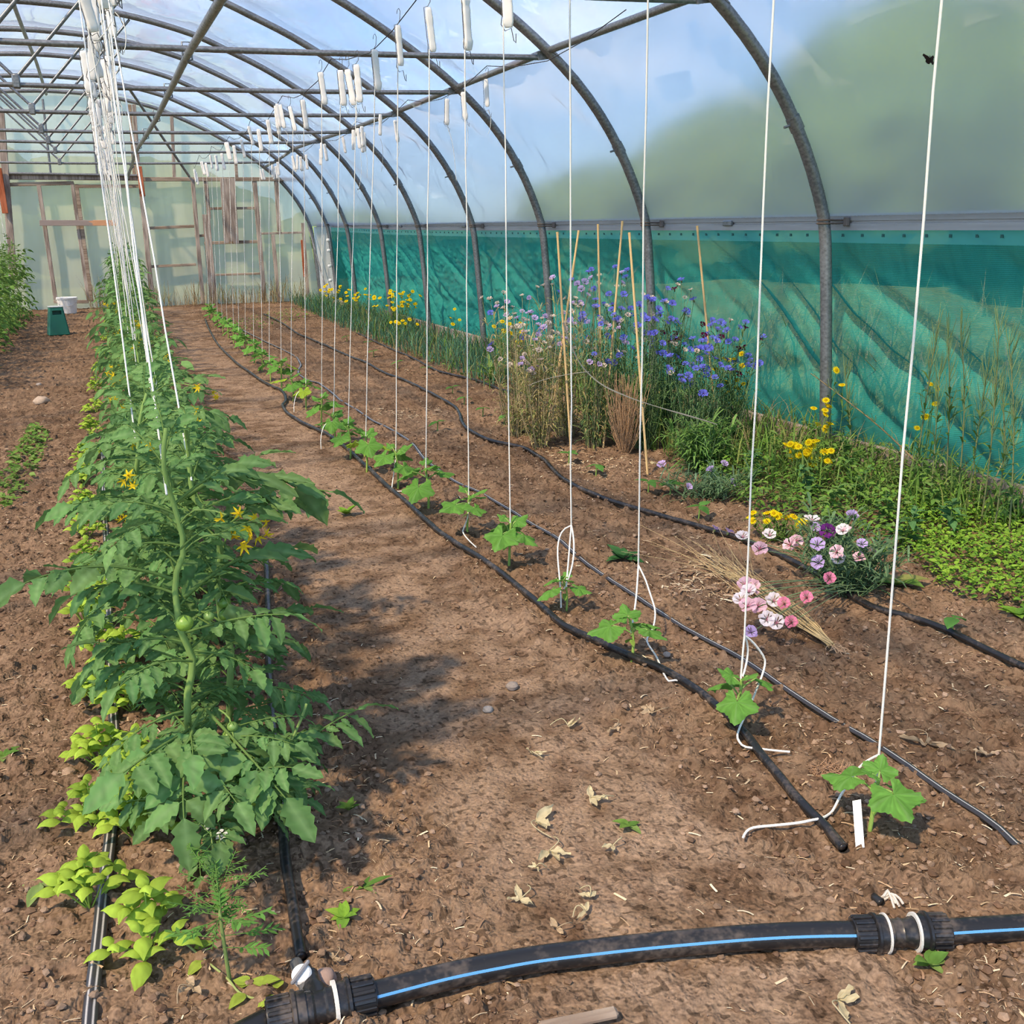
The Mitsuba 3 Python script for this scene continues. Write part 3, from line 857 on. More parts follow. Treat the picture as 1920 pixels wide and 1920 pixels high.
def wire_z(y, h=None):
    i = max(0, min(len(HY) - 2, int(np.searchsorted(HY, y)) - 1))
    t = (y - HY[i]) / (HY[i + 1] - HY[i])
    return 2.13 + float(np.interp(y, HY, HDZ)) * 0.8 - 0.09 * math.sin(math.pi * t)


def bobbin_mesh(L, w, d, seed):
    r = np.random.default_rng(seed)
    m = MB()
    n = 13
    zs = np.linspace(0, -L, n)
    ring = []
    for k, z in enumerate(zs):
        e = 0.75 if k in (0, n - 1) else 1.0 + 0.10 * r.normal() * 0.6
        a = np.arange(8) * np.pi / 4 + 0.4
        ring.append(np.stack([np.sign(np.cos(a)) * np.abs(np.cos(a)) ** 0.6 * w / 2 * e, np.sign(np.sin(a)) * np.abs(np.sin(a)) ** 0.6 * d / 2 * e, a * 0 + z], 1))
    v = np.vstack(ring + [V([[0, 0, 0]]), V([[0, 0, -L]])])
    i = np.arange(8)
    f = np.vstack([np.stack([k * 8 + i, (k + 1) * 8 + i, (k + 1) * 8 + (i + 1) % 8, k * 8 + (i + 1) % 8], 1) for k in range(n - 1)])
    f = np.vstack([f[:, [0, 1, 2]], f[:, [0, 2, 3]], np.stack([i * 0 + n * 8, i, (i + 1) % 8], 1), np.stack([i * 0 + n * 8 + 1, (n - 1) * 8 + (i + 1) % 8, (n - 1) * 8 + i], 1)])
    return m.add(v, f, (0.84, 0.83, 0.80)).ply('matte', True)


BOB = [bobbin_mesh(0.175, 0.034, 0.019, s) for s in (1, 2, 3)] + [bobbin_mesh(0.16, 0.028, 0.016, s) for s in (4, 5)]
hk = MB()
hk.tube([(0.0, 0, 0.045), (0.004, 0, 0.06), (0.012, 0, 0.066), (0.018, 0, 0.055), (0.012, 0, 0.02), (0.0, 0, 0.004), (-0.018, 0, 0.0), (-0.019, 0, -0.06), (-0.019, 0, -0.14), (-0.024, 0, -0.165), (-0.012, 0, -0.185), (0.008, 0, -0.178), (0.014, 0, -0.215), (0.020, 0, -0.222), (0.022, 0, -0.195)], 0.0014, 5, (0.12, 0.12, 0.12))
HOOK = hk.ply('matte', True)


def support(label, group, x, y, end, tilt=None, extra=(), seed=0, r=0.0026, tail=0.0, name='twine_bobbin', zt=None, cat='twine', ytop=None):
    r_ = np.random.default_rng(1000 + seed)
    t = thing(name, label, cat, group)
    z = (wire_z(y) if zt is None else zt) - 0.055
    top = V([x, y if ytop is None else ytop, z])
    a = r_.uniform(0.05, 0.22) if tilt is None else tilt
    R = rotz(r_.uniform(-0.5, 0.5)) @ roty(-a)
    put(BOB[int(r_.integers(5))], t, 'bobbin', M=mat(R, top))
    if y < 8:
        put(HOOK, t, 'hook', M=mat(R, top))
    if end is not None:
        st = top + R @ V([-0.016, 0, -0.15])
        m = MB()
        k = 9
        pts = st + (V(end) - st) * np.linspace(0, 1, k)[:, None]
        pts[1:-1, :2] += r_.normal(size=(k - 2, 2)) * 0.0012
        m.tube(pts, r, 6, STRINGC)
        for e in extra:
            m.tube(spline(V(e), len(e) * 4), r * 1.1, 6, STRINGC)
        put(m.ply('matte', True), t, 'string')
    if tail and y < 10:
        st = top + R @ V([0.0, 0, -0.178])
        d = V([r_.uniform(-0.04, 0.06), r_.uniform(-0.05, 0.05), -tail])
        put(MB().tube(spline(V([st, st + d * 0.4 + V([0.02, 0, 0]), st + d]), 8), 0.0016, 5, STRINGC).ply('matte', True), t, 'loose_end')
    return t


# ================================================================ leaf shapes
def blade(outline, L, W, n=8, fold=0.25, droop=0.3, col=(0.1, 0.25, 0.06), vein=None, wav=0.0, seed=0, cols=2, curl=0.0):
    """A leaf along +x from the origin: outline(t) is its half width from 0 to 1; folded along the midrib and drooping to the tip."""
    r = np.random.default_rng(seed)
    t = np.linspace(0, 1, n)
    w = V([outline(a) for a in t]) * W
    s = np.linspace(-1, 1, 2 * cols + 1)
    X = t[:, None] * L * np.ones_like(s)[None]
    Y_ = w[:, None] * s[None]
    Z = np.abs(Y_) * fold - droop * L * t[:, None] ** 2 + curl * Y_ * t[:, None]
    if wav:
        Z = Z + wav * r.normal(size=Z.shape) * W * (np.abs(s)[None] > 0.9)
    v = np.stack([X, Y_, Z], -1).reshape(-1, 3)
    m = len(s)
    i = (np.arange(n - 1)[:, None] * m + np.arange(m - 1)[None]).ravel()
    f = np.stack([i, i + 1, i + m + 1, i + m], 1)
    c = np.tile(np.asarray(col, float), (len(v), 1)).reshape(n, m, 3)
    if vein is not None:
        c[:, cols] = vein
    c *= (1 + 0.10 * r.normal(size=(n, m, 1)))
    return v, f, np.clip(c, 0, 1).reshape(-1, 3)


def ovate(a):
    return max(0.02, math.sin(math.pi * min(1, a ** 0.75)) ** 0.9)


def lance(a):
    return max(0.02, math.sin(math.pi * a ** 0.8) ** 0.8)


LOBES = V([0.04, 0.50, 0.92, 0.66, 1.0, 0.80, 0.86, 0.58, 0.60, 0.30, 0.02])


def lobed(a):
    return float(np.interp(a, np.linspace(0, 1, len(LOBES)), LOBES))


TOM = V([0.135, 0.268, 0.088])
TOMV = V([0.21, 0.35, 0.14])


def tomato_leaf(seed, hi=True, L=0.30, col=TOM):
    """A pinnate tomato leaf along +x, its stalk arching down."""
    r = np.random.default_rng(seed)
    m = MB()
    k = 9 if hi else 5
    t = np.linspace(0, 1, k)
    sag = r.uniform(0.12, 0.55)
    side = r.uniform(-0.12, 0.12)
    pts = np.stack([t * L * (1 - 0.12 * t), side * L * t ** 2, L * (0.28 * t - sag * t ** 2)], 1)
    m.tube(pts, np.linspace(0.0040, 0.0014, k) * L / 0.3, 6 if hi else 4, V([0.17, 0.28, 0.08]), cap=hi)
    at = lambda a: V([np.interp(a, t, pts[:, j]) for j in range(3)])
    slots = [(1.0, 0, 1.15)]
    for a, s in ((0.30, 0.72), (0.50, 0.9), (0.69, 1.0), (0.86, 0.85)) if hi else ((0.45, 1.0), (0.78, 1.0)):
        slots += [(a + r.uniform(-0.02, 0.02), 1, s * r.uniform(0.85, 1.12)), (a + r.uniform(-0.02, 0.02), -1, s * r.uniform(0.85, 1.12))]
    if hi:
        for a in (0.40, 0.60, 0.78):
            slots += [(a, 1, 0.42), (a, -1, 0.40)]
    for a, s, sc in slots:
        p = at(a)
        d = at(min(1, a + 0.03)) - at(a - 0.03)
        yaw = math.atan2(d[1], d[0]) + s * r.uniform(0.85, 1.25)
        pit = math.atan2(-d[2], np.hypot(d[0], d[1])) * (1 if s == 0 else 0.25) + r.uniform(-0.1, 0.4)
        roll = r.uniform(-0.5, 0.5)
        LL = 0.29 * L * sc
        c = col * r.uniform(0.82, 1.22) * V([r.uniform(0.9, 1.15), 1, 1])
        v, f, cc = blade(lobed, LL, LL * 0.29, 11 if hi else 5, fold=r.uniform(0.05, 0.35), droop=r.uniform(0.05, 0.45), col=c, vein=c * 0.3 + TOMV * 0.7 if hi else None, wav=0.10, seed=int(r.integers(1e6)), cols=2 if hi else 1)
        R = rotz(yaw) @ roty(pit) @ rotx(roll)
        st = 0.0 if s == 0 else 0.10 * LL
        base = p + R @ V([st, 0, 0])
        m.add(v @ R.T + base, f, cc)
        if st and hi and sc > 0.6:
            m.tube([p, base], 0.0012, 4, V([0.14, 0.26, 0.08]), cap=False)
    return m


TL = [tomato_leaf(s) for s in range(9)]
TLP = [m.ply('leaf', True) for m in TL]
TLO = [tomato_leaf(40 + s, False).get() for s in range(8)]
TLY = [tomato_leaf(60 + s, False, col=V([0.125, 0.235, 0.055])).get() for s in range(8)]


def inst(m, geo, M, tint=1.0):
    v, f, c = geo
    m.add(v @ M[:3, :3].T + M[:3, 3], f, np.clip(c * tint, 0, 1))


PET = MB()
for k in range(6):
    v, f, c = blade(lance, 0.016, 0.0032, 4, 0.2, 0.9, (0.80, 0.60, 0.03), cols=1)
    PET.add(v @ (rotz(k * math.pi / 3) @ roty(-0.25)).T, f, c)
PET.tube([(0, 0, 0.001), (0, 0, 0.010)], [0.0028, 0.001], 6, (0.78, 0.50, 0.02))
TFLOWER = PET.ply('petal', True)


def fruit(R_, c):
    m = MB()
    s = trimesh.creation.icosphere(2, R_)
    v = np.asarray(s.vertices) * V([1, 1, 0.92])
    t = (v[:, 2] / R_ + 1) / 2
    m.add(v, s.faces, V(c)[None] * (0.9 + 0.2 * meshkit.noise(v * 60)[:, None]))
    return m


FRUIT = [fruit(q, c).ply('plastic', True) for q, c in ((0.0165, (0.20, 0.34, 0.045)), (0.0135, (0.16, 0.30, 0.05)), (0.0105, (0.18, 0.30, 0.07)))]
CAL = MB()
for k in range(5):
    v, f, c = blade(lance, 0.014, 0.0022, 4, 0.1, 0.5, (0.10, 0.2, 0.05), cols=1)
    CAL.add(v @ (rotz(k * 1.257)).T + V([0, 0, 0.014]), f, c)
CALP = CAL.ply('leaf', True)


def tomato_plant(i, x, y, H, near, label, group, name='tomato_plant', geos=None, stemc=(0.20, 0.32, 0.085), leaves=18, spread=1.0, extra=(), clear=False):
    r = np.random.default_rng(500 + i + (0 if name == 'tomato_plant' and geos is None else 300))
    t = thing(name, label, 'tomato plant', group)
    b = on((x, y))
    k = 12
    s = np.linspace(0, 1, k)
    lean = r.uniform(-0.03, 0.03, 2)
    st = b + np.stack([lean[0] * np.sin(s * 3.5) + 0.012 * r.normal(size=k), lean[1] * np.sin(s * 3) + 0.012 * r.normal(size=k), s * H], 1)
    st[0] = b - V([0, 0, 0.02])
    put(MB().tube(spline(st, 26 if near else 12), np.linspace(0.0095, 0.0042, 26 if near else 12), 8 if near else 5, stemc).ply('leaf' if False else 'matte', True), t, 'stem')
    at = lambda a: V([np.interp(a, s, st[:, j]) for j in range(3)])
    fol = MB()
    for q in range(leaves):
        a = 0.05 + 0.93 * ((q + r.uniform(0, 0.6)) / leaves) ** 1.2
        yaw = q * 2.399 + r.uniform(-0.5, 0.5)
        if clear and a > 0.3 and -0.75 < math.sin(yaw) < -0.2 or clear and a > 0.3 and math.sin(yaw) < -0.75:
            yaw = -yaw
        p = at(a)
        young = a > 0.86
        el = -0.15 if a < 0.4 else (0.15 if not young else 0.75)
        sc = spread * (r.uniform(0.85, 1.15) if not young else r.uniform(0.4, 0.7)) * (0.9 if a < 0.25 else 1.0)
        M = mat(rotz(yaw) @ roty(-(el + r.uniform(-0.2, 0.2))) @ rotx(r.uniform(-0.35, 0.35)), p, sc)
        if near:
            put(TLP[int(r.integers(len(TLP)))], t, 'leaf', M=M)
        else:
            inst(fol, (geos or TLO)[int(r.integers(8))], M, r.uniform(0.85, 1.15))
    for (p0, p1, sc, vi) in extra:
        d = V(p1) - V(p0)
        L = np.linalg.norm(d)
        R = frame(d, (0, 0, 1))
        R = np.stack([R[:, 2], R[:, 0], R[:, 1]], 1)
        put(TLP[vi], t, 'leaf', M=mat(R, p0, L / 0.30))
    if not near:
        put(fol.ply('leaf', True), t, 'foliage', kind='stuff')
    return t, at, r, b


# ================================================================ tomato row
ty = [1.95, 2.22, 2.62, 3.0]
while ty[-1] < 16.6:
    ty.append(ty[-1] + 0.42)
TOMS = []
for i, y in enumerate(ty):
    near = y < 4.4
    r = np.random.default_rng(90 + i)
    H = np.interp(y, [1.9, 2.6, 4, 7, 10, 16.7], [0.86, 0.80, 0.70, 0.70, 0.84, 1.03]) * r.uniform(0.93, 1.06)
    x = 0.07 + r.uniform(-0.06, 0.06) + 0.09 * np.clip((y - 9) / 7, 0, 1)
    ex = ()
    if i == 0:
        x = 0.06
        ex = (((0.044,1.95,0.571), (-0.221,1.9,0.644), 1, 0), ((0.193,1.95,0.135), (0.422,2.05,0.184), 1, 3), ((0.05,1.95,0.674), (-0.051,1.85,0.712), 1, 4), ((0.064,1.95,0.626), (0.176,2.05,0.656), 1, 6), ((0.063,1.95,0.532), (0.295,2.2,0.526), 1, 2),
              ((0.072,1.95,0.422), (0.233,1.9,0.36), 1, 5), ((0.066,1.95,0.401), (-0.093,1.85,0.431), 1, 1), ((0.077,1.95,0.298), (-0.021,1.7,0.219), 1, 7), ((0.082,1.95,0.297), (0.176,1.7,0.174), 1, 8), ((0.085,1.95,0.274), (-0.078,1.75,0.244), 1, 3))
    if i == 0:
        q_ = np.random.default_rng(4)
        for k in range(16):
            a_ = q_.uniform(-1.9, 0.3)
            p0_ = V([0.075 + 0.05 * math.cos(a_), 1.92 + 0.05 * math.sin(a_), q_.uniform(0.06, 0.28)])
            ex += ((p0_, p0_ + V([math.cos(a_), math.sin(a_), q_.uniform(-0.25, 0.45)]) * q_.uniform(0.13, 0.19), 1, int(q_.integers(9))),)
    if i == 1:
        ex = (((0.078,2.2,0.587), (0.136,1.95,0.532), 1, 5), ((0.096,2.2,0.666), (0.375,2.5,0.647), 1, 0))
    if i == 3:
        ex = (((0.236,3.05,0.449), (0.569,3,0.403), 1, 3), ((0.06,3,0.494), (-0.122,2.9,0.528), 1, 6))
    lab = f'staked tomato in the long row, {nth(i, "tomato plant")}'
    if i == 0:
        lab = 'nearest tomato plant, with a thick bent stem and green cherry tomatoes'
    t, at, r, b = tomato_plant(i, x, y, H, near, lab, 'tomato plants of the centre-left row', leaves=46 if near else 32, extra=ex, spread=0.66 if near else 0.70, clear=i < 2)
    TOMS.append((x, y, b[2] + H))
    # flowers and fruit trusses
    for q in range(2 if y < 9 else 0):
        a = r.uniform(0.35, 0.92)
        yaw = r.uniform(-2.6, -0.2)
        p = at(a)
        tip = p + rotz(yaw) @ V([r.uniform(0.09, 0.2), 0, 0.03])
        put(MB().tube(spline(V([p, (p + tip) / 2 + V([0, 0, 0.02]), tip]), 6), 0.0016, 5, (0.2, 0.3, 0.08)).ply('matte', True), t, 'truss')
        for w in range(int(r.integers(2, 5))):
            put(TFLOWER, t, 'flower', M=mat(rotz(r.uniform(0, 6)) @ rotx(r.uniform(0.8, 2.6)), tip + r.uniform(-0.022, 0.022, 3), r.uniform(0.65, 0.95)))
    if i == 0:
        fr = [((0.139,1.78,0.184), 0), ((0.151,1.78,0.156), 1), ((0.129,1.8,0.202), 1), ((0.124,1.82,0.229), 0), ((0.122,1.84,0.244), 1), ((0.111,1.85,0.248), 2), ((0.125,1.88,0.285), 2), ((0.057,1.9,0.499), 0), ((0.103,1.93,0.495), 2), ((0.138,2,0.468), 1), ((0.139,2.02,0.486), 1), ((0.119,1.9,0.257), 1)]
        for p, s in fr:
            put(FRUIT[s], t, 'tomato', 'small unripe green tomato', M=mat(np.eye(3), p))
            put(CALP, t, 'calyx', M=mat(rotz(r.uniform(0, 6)), p, [1.1, 0.9, 0.7][s]))
        tr = MB()
        tr.tube(spline(V([(0.105,1.93,0.302), (0.123,1.9,0.29), (0.125,1.83,0.245), (0.132,1.8,0.21), (0.147,1.77,0.179)]), 14), 0.002, 5, (0.18, 0.28, 0.07))
        tr.tube(spline(V([(0.185,1.92,0.146), (0.234,1.95,0.187), (0.284,2,0.25)]), 10), [0.0045] * 5 + [0.003] * 5, 6, (0.2, 0.31, 0.09))
        put(tr.ply('matte', True), t, 'truss')
    if i == 2:
        for p, s in (((-0.025,2.62,0.49), 0), ((0.01,2.64,0.485), 1), ((-0.014,2.66,0.499), 2)):
            put(FRUIT[s], t, 'tomato', 'small unripe green tomato', M=mat(np.eye(3), p))

# second row at the far left
ly = np.arange(8.9, 17.2, 0.42)
for i, y in enumerate(ly):
    r = np.random.default_rng(190 + i)
    H = np.interp(y, [8.9, 11, 17], [0.72, 0.90, 1.05]) * r.uniform(0.93, 1.06)
    tomato_plant(i, -1.33 + r.uniform(-0.05, 0.05), y, H, False, f'pale green bushy tomato at the left edge, {nth(i, "one")}', 'tomato plants of the left-edge row', 'bushy_tomato_plant', TLY, leaves=34, spread=0.80)

# ================================================================ basil
BAS = V([0.36, 0.52, 0.07])


def basil_leaf(seed, col):
    r = np.random.default_rng(seed)
    m = MB()
    L = 0.042
    v, f, c = blade(ovate, L, L * 0.33, 7, fold=-0.1, droop=r.uniform(0.1, 0.5), col=col, vein=col * 0.92, seed=seed, cols=2)
    v[:, 2] += 0.28 * L * np.sin(np.pi * np.clip(v[:, 0] / L, 0, 1)) * (1 - (v[:, 1] / (L * 0.36)) ** 2)
    m.add(v, f, c)
    return m


BL = [basil_leaf(s, BAS * q) for s, q in ((1, 1.0), (2, 0.86), (3, 1.12), (4, 0.95))]
BLP = [m.ply('leaf', True) for m in BL]
BLG = [m.get() for m in BL]
BASIL = [(-0.159,1.825),(-0.057,1.653),(-0.158,2.12),(-0.074,2.024),(-0.143,2.365),(-0.061,2.268),(-0.158,2.731),(-0.065,2.611),(-0.155,3.029),(-0.182,3.283),(-0.086,3.553),(-0.18,3.608),(-0.075,2.937),(-0.193,3.984),(-0.215,4.376),(-0.228,4.822),(-0.235,5.416),(-0.233,6.013),(-0.135,4.553),(-0.223,6.655),(-0.208,7.557),(-0.211,8.593),(-0.187,9.74),(-0.186,11.098),(-0.149,12.612),(-0.126,14.364)]
for i, (x, y) in enumerate(BASIL):
    r = np.random.default_rng(700 + i)
    near = y < 2.75
    lab = ['lime green basil plant left of the striped tape at the very front', 'lime green basil plant at the front between striped tape and herb stalk'][i] if i < 2 else f'lime green basil beside the striped tape, {nth(i, "basil plant")}'
    t = thing('basil_plant', lab, 'basil', 'lime basil plants along the drip tape')
    b = on((x, y))
    S = [1.3, 1.3][i] if i < 2 else r.uniform(1.15, 1.45)
    nst = 10
    sm, fm = MB(), MB()
    for q in range(nst):
        yaw = q * 2.4 + r.uniform(-0.3, 0.3)
        rad = 0.0 if q == 0 else r.uniform(0.015, 0.052) * S
        h = (0.082 - 0.8 * rad) * S * r.uniform(0.85, 1.1)
        tip = b + V([rad * math.cos(yaw), rad * math.sin(yaw), h])
        sm.tube(spline(V([b - V([0, 0, 0.01]), b + (tip - b) * V([0.6, 0.6, 0.5]), tip]), 5), 0.0017, 5, (0.26, 0.40, 0.06))
        for w, (sc, el, a0) in enumerate(((0.85, 0.15, 0), (0.85, 0.15, math.pi), (0.62, 0.5, math.pi / 2), (0.62, 0.5, -math.pi / 2))):
            M = mat(rotz(yaw + a0 + r.uniform(-0.3, 0.3)) @ roty(-(el + r.uniform(-0.25, 0.2))), tip - V([0, 0, 0.012 if w < 2 else 0]), S * sc * r.uniform(0.9, 1.15))
            kk = int(r.integers(4))
            if near:
                put(BLP[kk], t, 'leaf', M=M)
            else:
                inst(fm, BLG[kk], M)
    put(sm.ply('matte', True), t, 'stem')
    if not near:
        put(fm.ply('leaf', True), t, 'foliage', kind='stuff')

# ================================================================ cucumber seedlings
CUC = V([0.135, 0.315, 0.060])


def cuc_leaf(seed, col=CUC, R_=0.062):
    """A five-cornered, toothed, heart-based leaf; the stalk joins at the origin, the tip points along +x."""
    r = np.random.default_rng(seed)
    th = np.linspace(-2.75, 2.75, 45)
    rad = 0.80 + 0.15 * np.cos(5 * th * 0.93) + 0.10 * np.exp(-(th / 0.25) ** 2) - 0.28 * np.clip((np.abs(th) - 2.2) / 0.6, 0, 1)
    rad = rad * (1 + 0.035 * np.where(np.arange(45) % 2 == 0, 1, -1))
    m = MB()
    ks = [0.0, 0.3, 0.62, 0.85, 1.0]
    v, c = [], []
    d1, d2 = r.uniform(0.15, 0.5), r.uniform(0.1, 0.4)
    for k in ks:
        x, y = rad * k * np.cos(th) + 0.12, rad * k * np.sin(th)
        z = -d1 * k ** 2 * 0.5 * (0.6 + 0.4 * np.cos(th)) - d2 * 0.35 * y ** 2 + 0.05 * k * np.cos(5 * th) + 0.03 * r.normal(size=45) * k
        v.append(np.stack([x, y, z], 1) * R_)
        vein = np.exp(-(np.mod(th + math.pi / 5, 2 * math.pi / 5 * 1.07) - math.pi / 5) ** 2 / 0.004)
        c.append(col[None] * (1 + 0.12 * r.normal(size=(45, 1))) * (1 - 0.35 * vein[:, None]) + 0.35 * vein[:, None] * V([0.26, 0.43, 0.16]))
    v, c = np.vstack(v), np.clip(np.vstack(c), 0, 1)
    i = (np.arange(4)[:, None] * 45 + np.arange(44)[None]).ravel()
    return m.add(v, np.stack([i, i + 1, i + 46, i + 45], 1), c)


CL = [cuc_leaf(s) for s in range(5)]
CLP = [m.ply('leaf', True) for m in CL]
CLY = [cuc_leaf(20 + s, V([0.30, 0.45, 0.05])).ply('leaf', True) for s in range(2)]
COT = MB()
v, f, c = blade(ovate, 0.04, 0.013, 6, -0.15, 0.5, V([0.26, 0.40, 0.08]), cols=2)
COTP = COT.add(v, f, c).ply('leaf', True)
CUCS = [(1.328,1.502),(1.325,1.992),(1.267,2.449),(1.246,2.87),(1.236,3.368),(1.221,3.81),(1.185,4.245),(1.163,4.69),(1.099,5.066),(1.096,5.448),(1.085,5.821),(1.118,6.411),(1.137,7.082),(1.129,7.58),(1.129,8.141),(1.11,8.622),(1.123,9.215),(1.134,9.849),(1.14,10.476),(1.147,11.129),(1.142,11.691),(1.153,12.364),(1.16,13.045),(1.16,13.725),(1.173,14.469),(1.187,15.197)]
for i, (x, y) in enumerate(CUCS):
    r = np.random.default_rng(1200 + i)
    lab = f'young cucumber plant tied to white twine, {nth(i, "cucumber plant")}'
    t = thing('cucumber_plant', lab, 'cucumber plant', 'cucumber seedlings in the string row')
    b = on((x, y))
    S = [0.95, 1.0, 1.0, 0.8, 1.1, 1.1, 1.25, 1.2, 1.2][i] if i < 9 else r.uniform(1.1, 1.35)
    Hh = (0.125 if i < 4 else 0.15) * S
    top = b + V([r.uniform(-0.01, 0.015), r.uniform(-0.01, 0.01), Hh])
    st = spline(V([b - V([0, 0, 0.01]), b + V([0.004, 0, Hh * 0.45]), top]), 10)
    put(MB().tube(st, np.linspace(0.0048, 0.0036, 10) * S, 8, (0.27, 0.42, 0.09)).ply('matte', True), t, 'stem')
    at = lambda a: b + (top - b) * a
    yaw0 = r.uniform(0, 6.28)
    if i == 0:
        yaw0 = -0.3
    pst, cfm = MB(), MB()
    n_l = 5 if i < 9 else 6
    for q in range(n_l):
        a = 0.62 + 0.40 * q / n_l
        yaw = yaw0 + q * 2.45
        LS = S * (0.95 if q < 3 else (0.72 if q == 3 else 0.45)) * r.uniform(0.85, 1.12)
        pl = (0.055 if q < 3 else 0.03) * S
        el = r.uniform(0.1, 0.5) if q < 3 else 0.9
        p0 = at(min(a, 1))
        p1 = p0 + rotz(yaw) @ V([pl * math.cos(el), 0, pl * math.sin(el)])
        pst.tube(spline(V([p0, (p0 + p1) / 2 + V([0, 0, 0.004]), p1]), 5), 0.0024 * S, 6, (0.24, 0.38, 0.09))
        M = mat(rotz(yaw) @ roty(r.uniform(0.15, 0.7) if q < 3 else -0.5) @ rotx(r.uniform(-0.25, 0.25)), p1, LS)
        src = CLY if (i == 8 and q in (0, 1)) or (i > 9 and r.random() < 0.12) else CLP
        if i < 15:
            put(src[int(r.integers(len(src)))], t, 'leaf', 'yellowing leaf' if src is CLY else None, M=M)
        else:
            inst(cfm, CL[int(r.integers(5))].get(), M, r.uniform(0.9, 1.25))
    for s in (0, math.pi) if i < 9 else ():
        put(COTP, t, 'seed_leaf', M=mat(rotz(yaw0 + 1.2 + s) @ roty(0.25), at(0.55), S * r.uniform(0.6, 0.9)))
    put(pst.ply('matte', True), t, 'leaf_stalk')
    if i >= 15:
        put(cfm.ply('leaf', True), t, 'foliage', kind='stuff')
    # its twine: down from the wire, tied to the stem, with loose ends on the nearest ones
    ext = []
    tie = at(0.8)
    if i == 0:
        tie = V([*(1.38,1.554), 0.14])
        ext = [[tie, at(0.5)], [tie, (*(1.351,1.579), 0.10), (*(1.321,1.584), 0.05), (*(1.284,1.573), 0.014), (*(1.248,1.554), 0.022), (*(1.204,1.545), 0.03), (*(1.18,1.559), 0.022), (*(1.147,1.575), 0.016), (*(1.105,1.588), 0.012), (*(1.071,1.568), 0.01)]]
    if i == 1:
        tie = V([*(1.354,2.024), 0.23])
        ext = [[tie, (*(1.353,2.028), 0.13), at(0.8)], [tie, (*(1.374,2.036), 0.18), (*(1.346,2.01), 0.13)],
               [tie, (*(1.399,2.037), 0.19), (*(1.431,2.042), 0.14), (*(1.361,1.988), 0.07), (*(1.278,1.916), 0.02), (*(1.27,1.882), 0.02), (*(1.306,1.854), 0.018), (*(1.362,1.826), 0.014)]]
    if i == 2:
        tie = V([*(1.408,2.691), 0.20])
        ext = [[tie, (*(1.356,2.603), 0.12), at(0.7)], [tie, (*(1.42,2.655), 0.15), (*(1.417,2.602), 0.10), (*(1.382,2.543), 0.05), (*(1.358,2.53), 0.03), (*(1.332,2.425), 0.02), (*(1.288,2.27), 0.016), (*(1.309,2.261), 0.02), (*(1.336,2.182), 0.014)]]
    if i == 3:
        tie = V([*(1.312,2.981), 0.26])
        ext = [[tie, (*(1.254,2.87), 0.12), at(0.7)], [tie, (*(1.289,2.998), 0.24), (*(1.228,2.88), 0.12), (*(1.227,2.865), 0.014)], [tie, (*(1.24,2.854), 0.10)]]
    if i == 5:
        ext = [[tie, at(0.5), (*(1.201,3.802), 0.03), (*(1.199,3.629), 0.012)]]
    if i == 7:
        ext = [[tie, at(0.4) + V([-0.02, -0.02, 0]), (*(1.115,4.612), 0.014), (*(1.196,4.578), 0.014)]]
    if i in (10, 12):
        ext = [[tie, at(0.6) + V([-0.05, -0.04, 0.03]), b + V([-0.10, -0.12, 0.012])]]
    support(f'white twine and bobbin over the cucumbers, {nth(i, "twine")}', 'twines of the cucumber row', x * 0.25 + 1.27 * 0.75 if i > 4 else x * 0.7 + 0.3 * 1.27, y, tie, extra=ext, seed=i, r=0.0026 if y < 5 else 0.0024)

# spare bobbins bunched along the cucumber wire
for i, y in enumerate((5.72, 8.05, 8.2, 8.3, 11.7, 15.2, 16.0, 16.4)):
    support(f'spare white bobbin over the cucumber row, {nth(i, "spare")}', 'spare bobbins over the cucumber row', 1.24 + 0.03 * math.sin(i * 3), y, None, seed=200 + i, tail=0.1)

# ---- twines of the tomato row: a dense bundle seen end on
for i, (x, y, z) in enumerate(TOMS):
    support(f'white twine down to a tomato plant, {nth(i, "tomato twine")}', 'twines of the tomato row', 0.03 + 0.05 * math.sin(i * 2.3), y, (x - 0.01, y, z - 0.12), r=0.0021 if y < 4 else 0.0026, seed=300 + i, ytop=y + [1.3, 1.1, 0.9, 0.7][i] if i < 4 else None, tail=0.12 if i % 3 == 0 else 0)
for i in range(34):
    y = 4.4 + 0.33 * i
    support(f'spare white bobbin over the tomatoes, {nth(i, "spare")}', 'spare bobbins over the tomato row', 0.03 + 0.06 * math.sin(i * 1.7), y, None, seed=400 + i, tilt=0.12 * math.sin(i * 5.1), tail=0.1)
# ---- over the left-edge row
for i, y in enumerate(np.arange(12.4, 16.8, 0.5)):
    support(f'white twine over the bushy left-edge row, {nth(i, "one")}', 'twines of the left-edge row', -1.36 + 0.05 * math.sin(i * 2.1), y, (-1.33, y, 0.95), seed=450 + i, r=0.0026)
# ---- right bed: bobbins with short loose ends
RB = [(2.266,6.488),(2.326,7.133),(2.335,7.526),(2.452,9.106),(2.129,8.67),(2.582,10.437),(2.458,10.291),(2.208,9.702),(2.215,9.909),(2.211,10.072),(2.253,10.762),(2.471,12.518),(2.264,11.778),(2.205,11.645),(2.534,13.497),(2.527,13.898),(2.475,13.909),(2.456,14.444),(2.263,13.555),(2.236,13.757),(2.581,16.277),(2.413,16.034),(2.241,15.058),(2.255,15.671),(2.272,17.056),(2.274,17.52),(2.234,17.527)]
for i, (x, y) in enumerate(RB):
    support(f'white bobbin with loose end over the right bed, {nth(i, "bobbin")}', 'bobbins over the right bed', min(max(x, 2.08), 2.36), min(y, 16.8), None, seed=500 + i, tilt=0.1 * math.sin(i * 2.7) + 0.04, tail=0.14 + 0.12 * (i % 3), zt=2.13)


